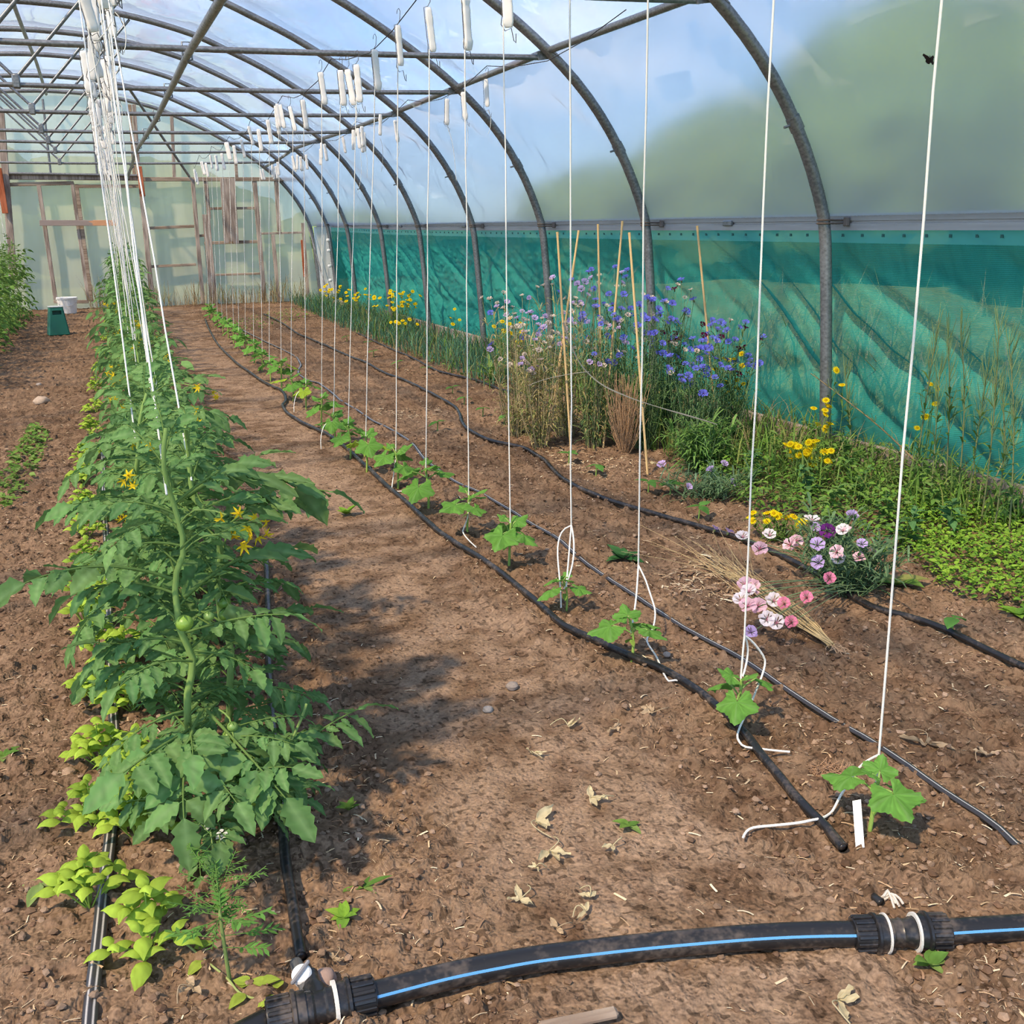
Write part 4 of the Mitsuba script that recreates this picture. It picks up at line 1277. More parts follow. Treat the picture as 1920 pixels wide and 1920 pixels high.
# ================================================================ things on the far ground
bk = thing('bucket', 'white plastic bucket near the double doors at the far end', 'bucket')
c = on((-0.70, 17.3))
v, f = turned([(0.001, 0.0), (0.118, 0.0), (0.122, 0.01), (0.14, 0.215), (0.15, 0.215), (0.152, 0.235), (0.146, 0.24), (0.138, 0.235), (0.118, 0.015), (0.001, 0.012)], 30)
put(MB().add(v + c, f, (0.80, 0.80, 0.78)).ply('plastic', 35), bk, 'body')
a = np.linspace(0, math.pi, 14)
put(MB().tube(np.stack([c[0] + 0.152 * np.cos(a), c[1] - 0.155 * np.sin(a), c[2] + 0.215 - 0.1 * np.sin(a)], 1), 0.003, 5, (0.5, 0.5, 0.5)).ply('matte', True), bk, 'handle')
gb = thing('plastic_bin', 'dark green plastic box with a hand hole and pale lid beside the tomato row', 'box')
c = on((-0.69, 13.7))


def frustum(w0, d0, w1, d1, h, b=0.012):
    return trimesh.convex.convex_hull(V([(sx * (w - bb), sy * (d - cc), z) for sx in (-1, 1) for sy in (-1, 1) for w, d, z in ((w0 / 2, d0 / 2, b), (w0 / 2 - b, d0 / 2 - b, 0), (w1 / 2, d1 / 2, h)) for bb, cc in ((0, b), (b, 0))]))


import manifold3d as m3


def to_man(m):
    return m3.Manifold(m3.Mesh(np.asarray(m.vertices, np.float32), np.asarray(m.faces, np.uint32)))


hole = trimesh.creation.box([0.10, 0.2, 0.05])
hole.apply_translation([0, -0.12, 0.27])
body = to_man(frustum(0.235, 0.20, 0.15, 0.14, 0.33)) - to_man(hole)
mm = body.to_mesh()
put(MB().add(np.asarray(mm.vert_properties)[:, :3] @ rotz(0.18).T + c, np.asarray(mm.tri_verts), (0.012, 0.115, 0.085)).ply('plastic', False), gb, 'body')
put(MB().box([0.16, 0.15, 0.012], rotz(0.18), c + V([0, 0, 0.336]), (0.42, 0.46, 0.46), 0.004).ply('plastic', False), gb, 'lid', 'pale grey lid')
put(MB().box([0.11, 0.006, 0.006], rotz(0.18), c + rotz(0.18) @ V([0, -0.083, 0.298]), (0.03, 0.2, 0.16), 0.002).ply('plastic', False), gb, 'handle_lip')


def rock(R_, c, seed, sq=(1, 1, 0.7)):
    s = trimesh.creation.icosphere(3, 1.0)
    p = np.asarray(s.vertices)
    r_ = 0.72 + 0.5 * meshkit.fbm(p * 1.3 + seed * 7.1, 3, seed=seed)
    p = p * r_[:, None] * V(sq) * R_
    col = V(c)[None] * (0.8 + 0.4 * meshkit.fbm(p * 60 + seed, 3)[:, None])
    return MB().add(p, s.faces, col)


for (xy, R_, c_, lab) in (((-0.58,8.156), 0.055, (0.42, 0.33, 0.25), 'rounded sandstone lump on the bare ground left of the tomatoes'),
                          ((-0.656,9.191), 0.022, (0.45, 0.38, 0.32), 'small pale pebble just beyond the sandstone lump'),
                          ((3.242,16.424), 0.13, (0.52, 0.38, 0.32), 'pinkish stone in the grass by the far netting'),
                          ((0.205,1.46), 0.022, (0.36, 0.26, 0.22), 'brown pebble beside the white tap'),
                          ((0.79,2.321), 0.014, (0.33, 0.30, 0.27), 'flat grey pebble in the middle of the path'),
                          ((0.893,2.418), 0.018, (0.28, 0.24, 0.21), 'dark grey pebble left of the third cucumber plant'),
                          ((-0.211,2.358), 0.016, (0.36, 0.25, 0.17), 'brown stone left of the basil row'),
                          ((1.378,2.445), 0.012, (0.40, 0.32, 0.27), 'small round pebble right of the third cucumber plant')):
    put(rock(R_, c_, len(used) + int(R_ * 1000)).ply('crumb', True), thing('stone', lab, 'stone'), M=mat(rotz(R_ * 100), on(xy, R_ * 0.3)))

lb = thing('plant_label', 'blank white plastic plant label stuck in the soil by the nearest cucumber', 'label')
c0, c1 = V([*(1.263,1.45), 0.0]), V([*(1.3,1.515), 0.062])
R = frame(c1 - c0, (0.25, -1, 0))
put(MB().box([0.019, 0.0012, np.linalg.norm(c1 - c0)], R @ rotz(1.45), (c0 + c1) / 2 + V([0, 0, 0.012]), (0.86, 0.86, 0.87)).ply('plastic', False), lb, 'tag')
st = thing('wood_stick', 'broken weathered stick lying at the bottom edge of the picture', 'stick')
a, b = V([*(0.493,1.234), 0.014]), V([*(0.62,1.219), 0.016])
put(MB().plank(a, b, 0.022, 0.014, up=(0, 0, 1), bevel=0.005).ply('wood_pale', False), st)
wt = thing('plug_stub', 'short black stub with a white twist of string in the soil near the coupling', 'peg')
put(MB().tube([V([*(1.204,1.348), -0.005]), V([*(1.187,1.311), 0.01]), V([*(1.187,1.296), 0.012])], 0.008, 8, (0.02, 0.02, 0.02)).ply('plastic', True), wt, 'stub')
tw = MB()
p0 = V([*(1.2,1.304), 0.015])
for k in range(6):
    tw.tube(spline(p0 + V([(0, 0, 0), (0.012, -0.012 + 0.004 * k, 0.006), (0.02 - 0.004 * k, -0.025, -0.002)]) + rng.uniform(-0.004, 0.004, (3, 3)), 6), 0.0025, 5, (0.62, 0.57, 0.50))
put(tw.ply('matte', True), wt, 'twist', 'white twist of string')

# butterfly resting on the cover
bf = thing('butterfly', 'dark butterfly resting on the polythene high at the upper right', 'butterfly')
R = np.stack([unit(V([0.0, 1, 0.25])), unit(V([-0.45, -0.2, 0.85])), unit(V([-0.86, 0.05, -0.5]))], 1)
c = V([3.055, 3.49, 1.815]) + R[:, 2] * 0.02
for s in (1, -1):
    w = MB()
    fw = V([(0, 0), (0.006, 0.012), (0.028, 0.024), (0.033, 0.018), (0.026, 0.010), (0.024, 0.004), (0.006, -0.002)])
    hw = V([(0, -0.001), (0.020, 0.002), (0.024, -0.008), (0.016, -0.016), (0.008, -0.018), (0.002, -0.010)])
    for o in (fw, hw):
        p = np.column_stack([s * o[:, 0], o[:, 1], 0.25 * o[:, 0]])
        q = np.vstack([p, p - V([0, 0, 0.0008])])
        n_ = len(o)
        f = [[0, k, k + 1] for k in range(1, n_ - 1)] + [[n_, n_ + k + 1, n_ + k] for k in range(1, n_ - 1)] + [[k, (k + 1) % n_, n_ + k] for k in range(n_)] + [[(k + 1) % n_, n_ + (k + 1) % n_, n_ + k] for k in range(n_)]
        w.add(q @ R.T + c, V(f), (0.022, 0.014, 0.012))
    put(w.ply('matte', False), bf, 'wing')
put(MB().tube([c + R @ V([0, 0.016, 0]), c, c + R @ V([0, -0.014, 0])], [0.0012, 0.0022, 0.001], 6, (0.015, 0.012, 0.01)).ply('matte', True), bf, 'body')

# ---- outside: pallet and trees
pl = thing('pallet', 'grey wooden pallet leaning outside, seen through the far netting', 'pallet')
c = V([4.05, 12.35, 0.0])
for k in range(4):
    put(MB().plank(c + V([0.05 * k, -0.5 + 0.2, 0.12 + 0.17 * k]), c + V([0.05 * k, 0.75, 0.42 + 0.17 * k]), 0.10, 0.02, up=(1, 0, 0)).ply('wood_pale', False), pl, 'slat')
for dy in (-0.25, 0.55):
    put(MB().plank(c + V([-0.04, dy - 0.25 + 0.55, -0.1]), c + V([0.2, dy - 0.15 - 0.25, 1.0]), 0.06, 0.05, up=(1, 0, 0)).ply('wood_pale', False), pl, 'bearer')


def crown(seed, R_, c):
    s = trimesh.creation.icosphere(4, 1.0)
    p = np.asarray(s.vertices)
    d = 0.62 + 0.55 * meshkit.fbm(p * 1.5 + seed * 3.3, 4, seed=seed) + 0.22 * (meshkit.fbm(p * 7 + seed, 3, seed=seed + 1) - 0.5)
    v = p * d[:, None] * V(R_)
    col = V(c)[None] * 1.25 * (0.65 + 0.7 * meshkit.fbm(p * 5 + 9, 3, seed=seed)[:, None])
    return v, s.faces, col


TREES = [(7.2, 3.0, 2.1, (1.9, 2.3, 2.0), (0.16, 0.24, 0.06), 'pale green leafy bush outside the cover at the right edge'),
         (8.6, 6.6, 2.1, (2.2, 2.3, 2.1), (0.13, 0.21, 0.055), 'blurred green tree outside the cover beyond the nearest hoop'),
         (8.6, 9.8, 1.9, (2.1, 2.3, 1.9), (0.14, 0.22, 0.06), 'green bush outside the cover between the first two hoops'),
         (8.2, 13.0, 1.5, (1.9, 2.2, 1.4), (0.15, 0.22, 0.07), 'low round bush outside the cover behind the cornflowers'),
         (8.0, 16.4, 1.1, (1.8, 2.0, 1.2), (0.14, 0.21, 0.065), 'lowest bush outside the cover toward the far end'),
         (-4.6, 27, 1.6, (4.2, 3.0, 2.0), (0.13, 0.19, 0.06), 'broad green tree behind the left of the end wall'),
         (0.6, 28, 1.3, (3.6, 3.0, 1.6), (0.15, 0.21, 0.065), 'broad green tree behind the middle of the end wall'),
         (6.0, 27, 0.8, (3.6, 3.0, 0.9), (0.14, 0.2, 0.06), 'broad green tree behind the right of the end wall')]
for i, (x, y, z, R_, c_, lab) in enumerate(TREES):
    t = thing('outside_tree', lab, 'tree')
    v, f, col = crown(i + 3, R_, c_)
    put(MB().add(v + V([x, y, z]), f, col).ply('crumb', True), t, 'crown')
    put(MB().tube([(x, y, -0.1), (x + 0.05, y, z * 0.5), (x, y, z)], [0.14, 0.11, 0.08], 8, (0.12, 0.09, 0.06)).ply('crumb', True), t, 'trunk')

# ================================================================ small plants
def strip(m, pts, w, col, tw=0.0, up=None):
    """A narrow flat leaf along pts, tapering to its tip."""
    pts = np.asarray(pts, float)
    n = len(pts)
    d = unit(pts[-1] - pts[0])
    sd = unit(np.cross(d, (0, 0, 1)) + 1e-6) if up is None else unit(np.cross(d, up))
    ww = w * np.clip(np.minimum(np.linspace(0.55, 2.2, n), np.linspace(2.6, 0.0, n)), 0.02, 1)[:, None]
    v = np.vstack([pts - sd * ww / 2, pts + sd * ww / 2])
    i = np.arange(n - 1)
    m.add(v, np.vstack([np.stack([i, i + 1, n + i + 1, n + i], 1)]), col)


def blades(m, n, where, h, w, cols, r, bend=0.5, seg=5, upright=0.25):
    """n grass blades; where() gives a place on the ground."""
    for _ in range(n):
        x, y = where()
        b = on((x, y), -0.005)
        a = r.uniform(0, 6.283)
        H = (h[0] + (h[1] - h[0]) * r.random() ** 1.3) * (0.55 + 0.9 * float(meshkit.noise(V([[x * 3.1, y * 1.6, 0.5]]), 6)[0]))
        t = np.linspace(0, 1, seg)
        L = r.uniform(0, upright) * H
        B = r.uniform(0, bend) * H
        o = L * t + B * t ** 2.5
        pts = b + np.stack([o * math.cos(a), o * math.sin(a), H * (t - 0.25 * bend * t ** 3)], 1)
        c = V(cols[int(r.integers(len(cols)))]) * r.uniform(0.75, 1.25)
        strip(m, pts, r.uniform(*w), np.clip(c, 0, 1))
    return m


def leafy(m, n, where, size, hgt, cols, r, shape=ovate, wr=0.3):
    """Loose small leaves at ground level: chickweed and the like."""
    base = [blade(shape, 1.0, wr, 4, 0.2, 0.25, (1, 1, 1), cols=1, seed=s) for s in range(3)]
    for _ in range(n):
        x, y = where()
        q_ = float(meshkit.noise(V([[x * 5.0, y * 5.0, 0.5]]), 9)[0])
        p = on((x, y), hgt[0] + (hgt[1] - hgt[0]) * r.random() * (0.3 + 1.2 * q_))
        v, f, c = base[int(r.integers(3))]
        R = rotz(r.uniform(0, 6.283)) @ roty(r.uniform(-0.7, 0.5)) @ rotx(r.uniform(-0.5, 0.5))
        s = size[0] + (size[1] - size[0]) * r.random() ** 1.5
        m.add(v * s @ R.T + p, f, np.clip(V(cols[int(r.integers(len(cols)))]) * r.uniform(0.75, 1.25) * c, 0, 1))
    return m


def in_poly(poly, r):
    from shapely.geometry import Polygon, Point
    P = Polygon(poly)
    x0, y0, x1, y1 = P.bounds

    def pick():
        while True:
            q = r.uniform(x0, x1), r.uniform(y0, y1)
            if P.contains(Point(q)):
                return q
    return pick


GREEN = [(0.12, 0.24, 0.05), (0.17, 0.30, 0.06), (0.22, 0.33, 0.09)]
LUSH = [(0.22, 0.40, 0.05), (0.28, 0.46, 0.06), (0.17, 0.33, 0.05)]
DRY = [(0.38, 0.29, 0.16), (0.46, 0.36, 0.21), (0.30, 0.22, 0.12)]
BLUEGREEN = [(0.085, 0.20, 0.13), (0.11, 0.25, 0.16), (0.08, 0.18, 0.10)]
r = np.random.default_rng(31)

m = blades(MB(), 5200, in_poly([(2.62, 7.6), (3.3, 7.4), (3.45, 12), (3.35, 17.9), (2.72, 17.9), (2.60, 13), (2.62, 9.5)], r), (0.07, 0.30), (0.005, 0.010), BLUEGREEN + BLUEGREEN + GREEN[:1] + [(0.26, 0.27, 0.11)], r, 0.7, 4)
put(m.ply('leaf', True), thing('grass_band', 'band of thin blue-green blades along the far right edge of the bed', 'grass', kind='stuff'))
m = blades(MB(), 2600, in_poly([(2.6, 4.4), (3.0, 3.2), (3.6, 2.9), (3.7, 6.6), (3.2, 6.9), (2.8, 6.3)], r), (0.08, 0.32), (0.005, 0.009), GREEN + [(0.24, 0.28, 0.08)], r, 0.8, 4)
blades(m, 700, in_poly([(2.7, 4.6), (3.6, 3.0), (3.7, 6.2), (2.9, 6.2)], r), (0.1, 0.35), (0.003, 0.006), DRY, r, 0.9, 4)
blades(m, 1100, in_poly([(3.05, 6.5), (3.6, 6.4), (3.5, 9.6), (3.2, 9.4)], r), (0.10, 0.36), (0.005, 0.008), GREEN + BLUEGREEN[:1], r, 0.6, 4)
put(m.ply('leaf', True), thing('rough_grass', 'rough green and straw coloured grass along the foot of the near netting', 'grass', kind='stuff'))
m = leafy(MB(), 9000, in_poly([(2.46, 2.52), (2.62, 2.30), (2.75, 1.7), (3.3, 1.6), (3.55, 2.3), (3.6, 3.1), (3.2, 3.5), (2.8, 3.2), (2.62, 2.85)], r), (0.014, 0.030), (0.01, 0.09), LUSH, r)
put(m.ply('leaf', True), thing('chickweed_mat', 'bright green mat of small-leaved chickweed at the right edge of the bed', 'weeds', kind='stuff'))
m = leafy(MB(), 5200, in_poly([(2.62, 2.9), (3.0, 3.3), (3.6, 3.2), (3.62, 4.7), (2.95, 4.8), (2.55, 4.3), (2.45, 3.7), (2.5, 3.2)], r), (0.02, 0.045), (0.01, 0.15), GREEN + LUSH[2:], r, lance, 0.22)
put(m.ply('leaf', True), thing('weed_mat', 'mixed low weeds between the pink cornflowers and the near netting', 'weeds', kind='stuff'))
for poly, lab in (([(-0.632,5.583),(-0.601,7.196),(-0.464,6.943),(-0.476,5.835),(-0.534,4.949),(-0.575,4.918)], 'low patch of green weeds on the left path'), ([(2.697,11.745),(2.638,8.828),(2.714,7.285),(2.951,8.305),(2.846,10.066)], 'low green weeds along the hose beyond the cornflowers'),
                  ([(1.13,13.982),(2.708,16.959),(2.726,15.211),(1.562,13.141)], 'sparse weeds at the far end of the right bed')):
    m = leafy(MB(), 420 if 'left' in lab else 260, in_poly(poly, r), (0.025, 0.05), (0.005, 0.04), GREEN, r)
    put(m.ply('leaf', True), thing('weed_patch', lab, 'weeds', kind='stuff'))
m = blades(MB(), 520, lambda: (r.uniform(-0.4, 3.0), r.uniform(18.0, 18.15)), (0.10, 0.55), (0.006, 0.010), DRY + [(0.30, 0.28, 0.10)], r, 0.5, 4)
put(m.ply('leaf', True), thing('dry_grass', 'dry straw coloured grass standing against the foot of the end wall', 'grass', kind='stuff'))
m = blades(MB(), 6500, lambda: (r.uniform(3.85, 6.4), r.uniform(1.5, 16)), (0.3, 0.85), (0.008, 0.014), DRY[:2] + [(0.34, 0.36, 0.10), (0.25, 0.32, 0.08), (0.40, 0.40, 0.14)], r, 0.5, 4)
for k in range(0):
    pass
_v, _f, _c = m.get()
put(m.ply('leaf', True), thing('tall_grass', 'sunlit yellow-green tall grass outside, seen through the near netting', 'grass', kind='stuff'))


def weed(label, xy, n, L, cols, wr=0.32, el=(0.1, 0.9), shape=ovate, group=None, name='weed_plant', cat='weed'):
    t = thing(name, label, cat, group)
    b = on(xy)
    for k in range(n):
        v, f, c = blade(shape, 1.0, wr, 6, 0.25, r.uniform(0.1, 0.5), V(cols[k % len(cols)]), cols=2, seed=int(r.integers(1e6)))
        R = rotz(k * 2.4 + r.uniform(-0.4, 0.4)) @ roty(-r.uniform(*el))
        put(MB().add(v * L * r.uniform(0.7, 1.2) @ R.T + b + V([0, 0, 0.004]), f, c).ply('leaf', True), t, 'leaf')


weed('tuft of long narrow green leaves beside the hose beyond the cornflowers', (2.791,7.96), 16, 0.24, GREEN, 0.07, (0.4, 1.2), lance)
weed('small green weed at the near end of the path left of the coupling', (0.271,1.622), 7, 0.032, LUSH)
weed('tiny weed on the path below the leaf scraps', (0.881,1.696), 5, 0.03, GREEN)
weed('small weed at the lower right below the coupling', (1.16,1.142), 6, 0.036, GREEN)
weed('small upright weed on the soil right of the nearest tomato', (0.353,1.963), 6, 0.035, GREEN, 0.3, (0.5, 1.2))
weed('little clump of leaves between the tomatoes and the cucumber hose', (0.842,4.331), 8, 0.055, LUSH, 0.35)
weed('lone seedling at the left edge of the ground', (-0.357,2.49), 5, 0.045, GREEN)
weed('low dark green leafy weed beyond the third cucumber', (1.66,3.296), 12, 0.075, [(0.05, 0.15, 0.05), (0.07, 0.18, 0.06)], 0.3)
weed('broad-leaved green dock at the foot of the netting behind the cornflower clump', (3.646,5.551), 12, 0.22, LUSH, 0.2, (0.5, 1.2), lance)
weed('wilted broad leaves among straw right of the pink cornflowers', (2.415,2.713), 7, 0.10, [(0.17, 0.30, 0.06), (0.3, 0.32, 0.1)], 0.35, (0.1, 0.7))
weed('small weed cluster at the lower right corner of the chickweed', (2.538,2.31), 9, 0.05, LUSH, 0.4)
weed('pale fallen leaf shoot on the left soil beside the front basil', (-0.246,1.919), 3, 0.06, [(0.25, 0.36, 0.12)], 0.2, (-0.1, 0.1))
weed('feathery green shoot on the path right of the front hose', (0.324,1.697), 6, 0.05, GREEN, 0.12, (0.0, 0.4), lance)
weed('bushy yellow-flecked weed at the foot of the end door', (2.246,18.588), 14, 0.22, [(0.22, 0.26, 0.05), (0.12, 0.2, 0.05)], 0.25, (0.3, 1.3))

# upright leafy weeds by the near netting
UW = [(2.72, 3.05), (2.86, 3.3), (2.68, 3.45), (3.0, 3.1), (2.95, 3.6), (3.15, 3.35), (2.8, 3.75), (3.1, 3.85), (3.3, 3.6), (2.75, 4.1), (3.3, 4.15), (3.05, 4.35), (3.4, 3.2), (3.45, 4.6)]
for i, (x, y) in enumerate(UW):
    t = thing('leafy_weed', f'upright leafy weed by the near netting, {nth(i, "leafy weed")}', 'weed', 'leafy weeds by the near netting')
    b = on((x, y))
    H = r.uniform(0.12, 0.24)
    lx, ly_ = r.uniform(-0.05, 0.05, 2)
    q = spline(V([b, b + V([lx * 0.4, ly_ * 0.4, H * 0.5]), b + V([lx, ly_, H])]), 8)
    put(MB().tube(q, np.linspace(0.003, 0.0014, 8), 5, (0.16, 0.24, 0.08)).ply('matte', True), t, 'stem')
    col = V([(0.10, 0.22, 0.08), (0.13, 0.26, 0.07), (0.17, 0.30, 0.08)][i % 3])
    lm = MB()
    for k in range(22):
        u = r.uniform(0.15, 1.0)
        p = V([np.interp(u, np.linspace(0, 1, 8), q[:, j]) for j in range(3)])
        L = 0.075 * (1.25 - 0.75 * u) * r.uniform(0.8, 1.2)
        v, f, c = blade(ovate, L, L * 0.24, 6, 0.25, r.uniform(0.1, 0.6), col * r.uniform(0.8, 1.25), cols=1, seed=int(r.integers(1e6)))
        m_ = rotz(k * 2.4 + r.uniform(-0.4, 0.4)) @ roty(-r.uniform(0.0, 0.7))
        lm.add(v @ m_.T + p, f, c)
    put(lm.ply('leaf', True), t, 'foliage', kind='stuff')

# squash seedlings of the right bed
SQ = [(2.218,4.161),(2.297,4.096),(2.14,4.564),(2.141,4.905),(2.215,3.697),(2.261,2.287),(2.208,6.076),(2.165,6.364),(2.217,6.92),(2.279,7.394),(2.268,5.726),(2.412,8.552),(2.27,8.997),(2.418,10.796),(2.323,11.421),(1.745,5.989),(2.275,9.944)]
for i, (x, y) in enumerate(SQ):
    nm = ['squash seedling at the foot of the clump, right of the slanting front cane', 'bushier dark seedling just right of the squash by the cane', 'squash seedling between the hose and the front canes', 'seedling at the foot of the left front cane', 'seedling hanging over the hose left of the pink flowers', 'lone two-leaved seedling at the far right beside the hose'][i] if i < 6 else f'small squash seedling in the right bed, {nth(i - 6, "beyond the clump").replace(" from the camera", "")}'
    t = thing('squash_seedling', nm, 'seedling', 'squash seedlings of the right bed')
    b = on((x, y))
    rr = np.random.default_rng(1700 + i)
    h = 0.06 if i != 5 else 0.055
    put(MB().tube([b - V([0, 0, 0.01]), b + V([0.004, 0, h])], 0.0035, 6, (0.2, 0.33, 0.08)).ply('matte', True), t, 'stem')
    for k in range(7 if i == 1 else (3 if i < 5 else 2)):
        yw = k * (math.pi if i >= 5 else 2.3) + rr.uniform(-0.3, 0.3) + 0.3
        v, f, c = blade(ovate, 0.062, 0.022, 6, -0.1, 0.55, V([0.09, 0.22, 0.05]) * rr.uniform(0.9, 1.3), cols=2, seed=i * 9 + k)
        put(MB().add(v @ (rotz(yw) @ roty(-rr.uniform(0.0, 0.6))).T + b + V([0.004, 0, h]), f, c).ply('leaf', True), t, 'leaf')

# ---- herb stalk at the front (tall feathery green plant) and the creeping shoot at its foot
hb = thing('herb_plant', 'tall feathery green herb stalk with tiny white flowers at the front of the tomatoes', 'herb')
b = on((0.061,1.516))
tip = V((0.061,1.72,0.167))
stp = spline(V([b, b + V([-0.005, 0.01, 0.12]), (b + tip) / 2 + V([0.0, 0.0, 0.02]), tip]), 14)
put(MB().tube(stp, np.linspace(0.0035, 0.0015, 14), 6, (0.17, 0.24, 0.07)).ply('matte', True), hb, 'stem')
rr = np.random.default_rng(88)
for k in range(46):
    a = rr.uniform(0.12, 1.0)
    p = V([np.interp(a, np.linspace(0, 1, 14), stp[:, j]) for j in range(3)])
    yw = rr.uniform(0, 6.28)
    d = rotz(yw) @ V([1, 0, rr.uniform(-0.1, 0.6)])
    L = rr.uniform(0.04, 0.09)
    lf = MB()
    lf.tube([p, p + d * L], 0.0009, 4, (0.15, 0.28, 0.07))
    for w in range(9):
        q = p + d * L * (0.4 + 0.6 * w / 9)
        e = rotz(yw + (1 if w % 2 else -1) * rr.uniform(0.5, 1.1)) @ V([1, 0, rr.uniform(-0.3, 0.3)])
        wl = 0.012 if a > 0.3 else 0.020
        strip(lf, [q, q + e * wl * 0.5, q + e * wl], 0.0028 if a > 0.3 else 0.007, V([0.12, 0.27, 0.06]) * rr.uniform(0.8, 1.3))
    put(lf.ply('leaf', True), hb, 'leaf')
for px in ((0.052,1.75,0.167), (0.06,1.74,0.163), (0.082,1.72,0.159), (0.08,1.72,0.15)):
    fl = MB()
    for k in range(7):
        v, f, c = blade(ovate, 0.010, 0.004, 4, 0.1, 0.3, (0.86, 0.86, 0.83), cols=1)
        fl.add(v @ (rotz(k * 0.9) @ roty(-0.4)).T + V(px) + rr.uniform(-0.004, 0.004, 3), f, c)
    put(fl.ply('petal', True), hb, 'flower', 'tiny white flower cluster')
cs = thing('creeping_shoot', 'creeping shoot with yellow-green leaves on the soil by the herb stalk', 'shoot')
cpth = lie([(-0.001,1.623),(0.026,1.577),(0.06,1.51),(0.072,1.479),(0.103,1.454),(0.136,1.45)], 0.002, 24)
put(MB().tube(cpth, 0.002, 6, (0.30, 0.36, 0.12)).ply('matte', True), cs, 'stem')
for px, py in ((345, 1780), (365, 1800), (382, 1822), (455, 1870), (470, 1862), (488, 1860), (505, 1862), (522, 1868), (462, 1880), (515, 1880)):
    pass
for (x, y) in [(-0.005,1.637),(0.012,1.604),(0.023,1.571),(0.077,1.483),(0.09,1.489),(0.105,1.486),(0.119,1.478),(0.131,1.465),(0.081,1.469),(0.124,1.452)]:
    v, f, c = blade(ovate, 0.032, 0.012, 6, 0.1, 0.4, V([0.34, 0.45, 0.07]) * rr.uniform(0.8, 1.15), cols=2, seed=abs(int(x * 10000)))
    put(MB().add(v @ (rotz(rr.uniform(0, 6.28)) @ roty(-rr.uniform(0, 0.5))).T + on((x, y), 0.008), f, c).ply('leaf', True), cs, 'leaf')

# ================================================================ flowers
def corn_head(seed, cp, cc, s=1.0):
    rr = np.random.default_rng(seed)
    m = MB()
    for k in range(13):
        a = k * 2 * math.pi / 13 + rr.uniform(-0.15, 0.15)
        o = V([(0.004, 0, 0.004), (0.012, -0.0022, 0.010), (0.012, 0.0022, 0.010), (0.0195, -0.0062, 0.012), (0.0225, 0, 0.0145), (0.0195, 0.0062, 0.012)]) * s
        o = o @ (rotz(a) @ roty(rr.uniform(-0.25, 0.15))).T
        m.add(o, V([[0, 1, 2], [1, 3, 4], [1, 4, 2], [2, 4, 5]]), np.clip(V(cp) * rr.uniform(0.8, 1.25), 0, 1))
    for k in range(9):
        a = k * 0.7
        o = V([(0.001, -0.0012, 0.003), (0.001, 0.0012, 0.003), (0.007, 0, 0.013)]) * s
        m.add(o @ (rotz(a) @ roty(rr.uniform(-0.6, 0.4))).T, V([[0, 1, 2]]), cc)
    v, f = turned([(0.001, -0.010), (0.0045, -0.006), (0.0048, 0.0), (0.0025, 0.005)], 7)
    m.add(v * s, f, (0.13, 0.17, 0.08))
    return m.ply('petal', False)


HEADS = {'blue': [corn_head(s, (0.16, 0.17, 0.70), (0.15, 0.07, 0.42)) for s in (1, 2)], 'lilac': [corn_head(s, (0.50, 0.38, 0.66), (0.36, 0.2, 0.48)) for s in (3, 4)],
         'maroon': [corn_head(5, (0.10, 0.012, 0.045), (0.05, 0.01, 0.03))], 'tan': [corn_head(s, (0.62, 0.52, 0.44), (0.42, 0.31, 0.24), 0.8) for s in (6, 7)],
         'pink': [corn_head(s, (0.86, 0.55, 0.62), (0.75, 0.22, 0.36), 1.15) for s in (8, 9)], 'white': [corn_head(10, (0.84, 0.76, 0.77), (0.75, 0.35, 0.45), 1.1)],
         'rose': [corn_head(11, (0.78, 0.25, 0.38), (0.65, 0.12, 0.25), 1.0)], 'purple': [corn_head(12, (0.16, 0.03, 0.20), (0.10, 0.02, 0.13), 1.3)]}
DESC = {'blue': 'blue flower head', 'lilac': 'faded lilac flower head', 'maroon': 'dark maroon flower head', 'tan': 'dry papery seed head', 'pink': 'pink and white flower head', 'white': 'pinkish white flower head', 'rose': 'rose pink flower head', 'purple': 'deep purple flower head'}
YEL = MB()
for k in range(14):
    v, f, c = blade(lance, 0.013, 0.0026, 3, 0.0, 0.15, (0.88, 0.68, 0.015), cols=1, seed=k)
    YEL.add(v @ (rotz(k * 0.449) @ roty(-0.15)).T, f, c)
v, f = turned([(0.001, 0.003), (0.005, 0.002), (0.0055, 0), (0.003, -0.006)], 8)
YEL.add(v, f, (0.62, 0.42, 0.01))
YELP = YEL.ply('petal', False)


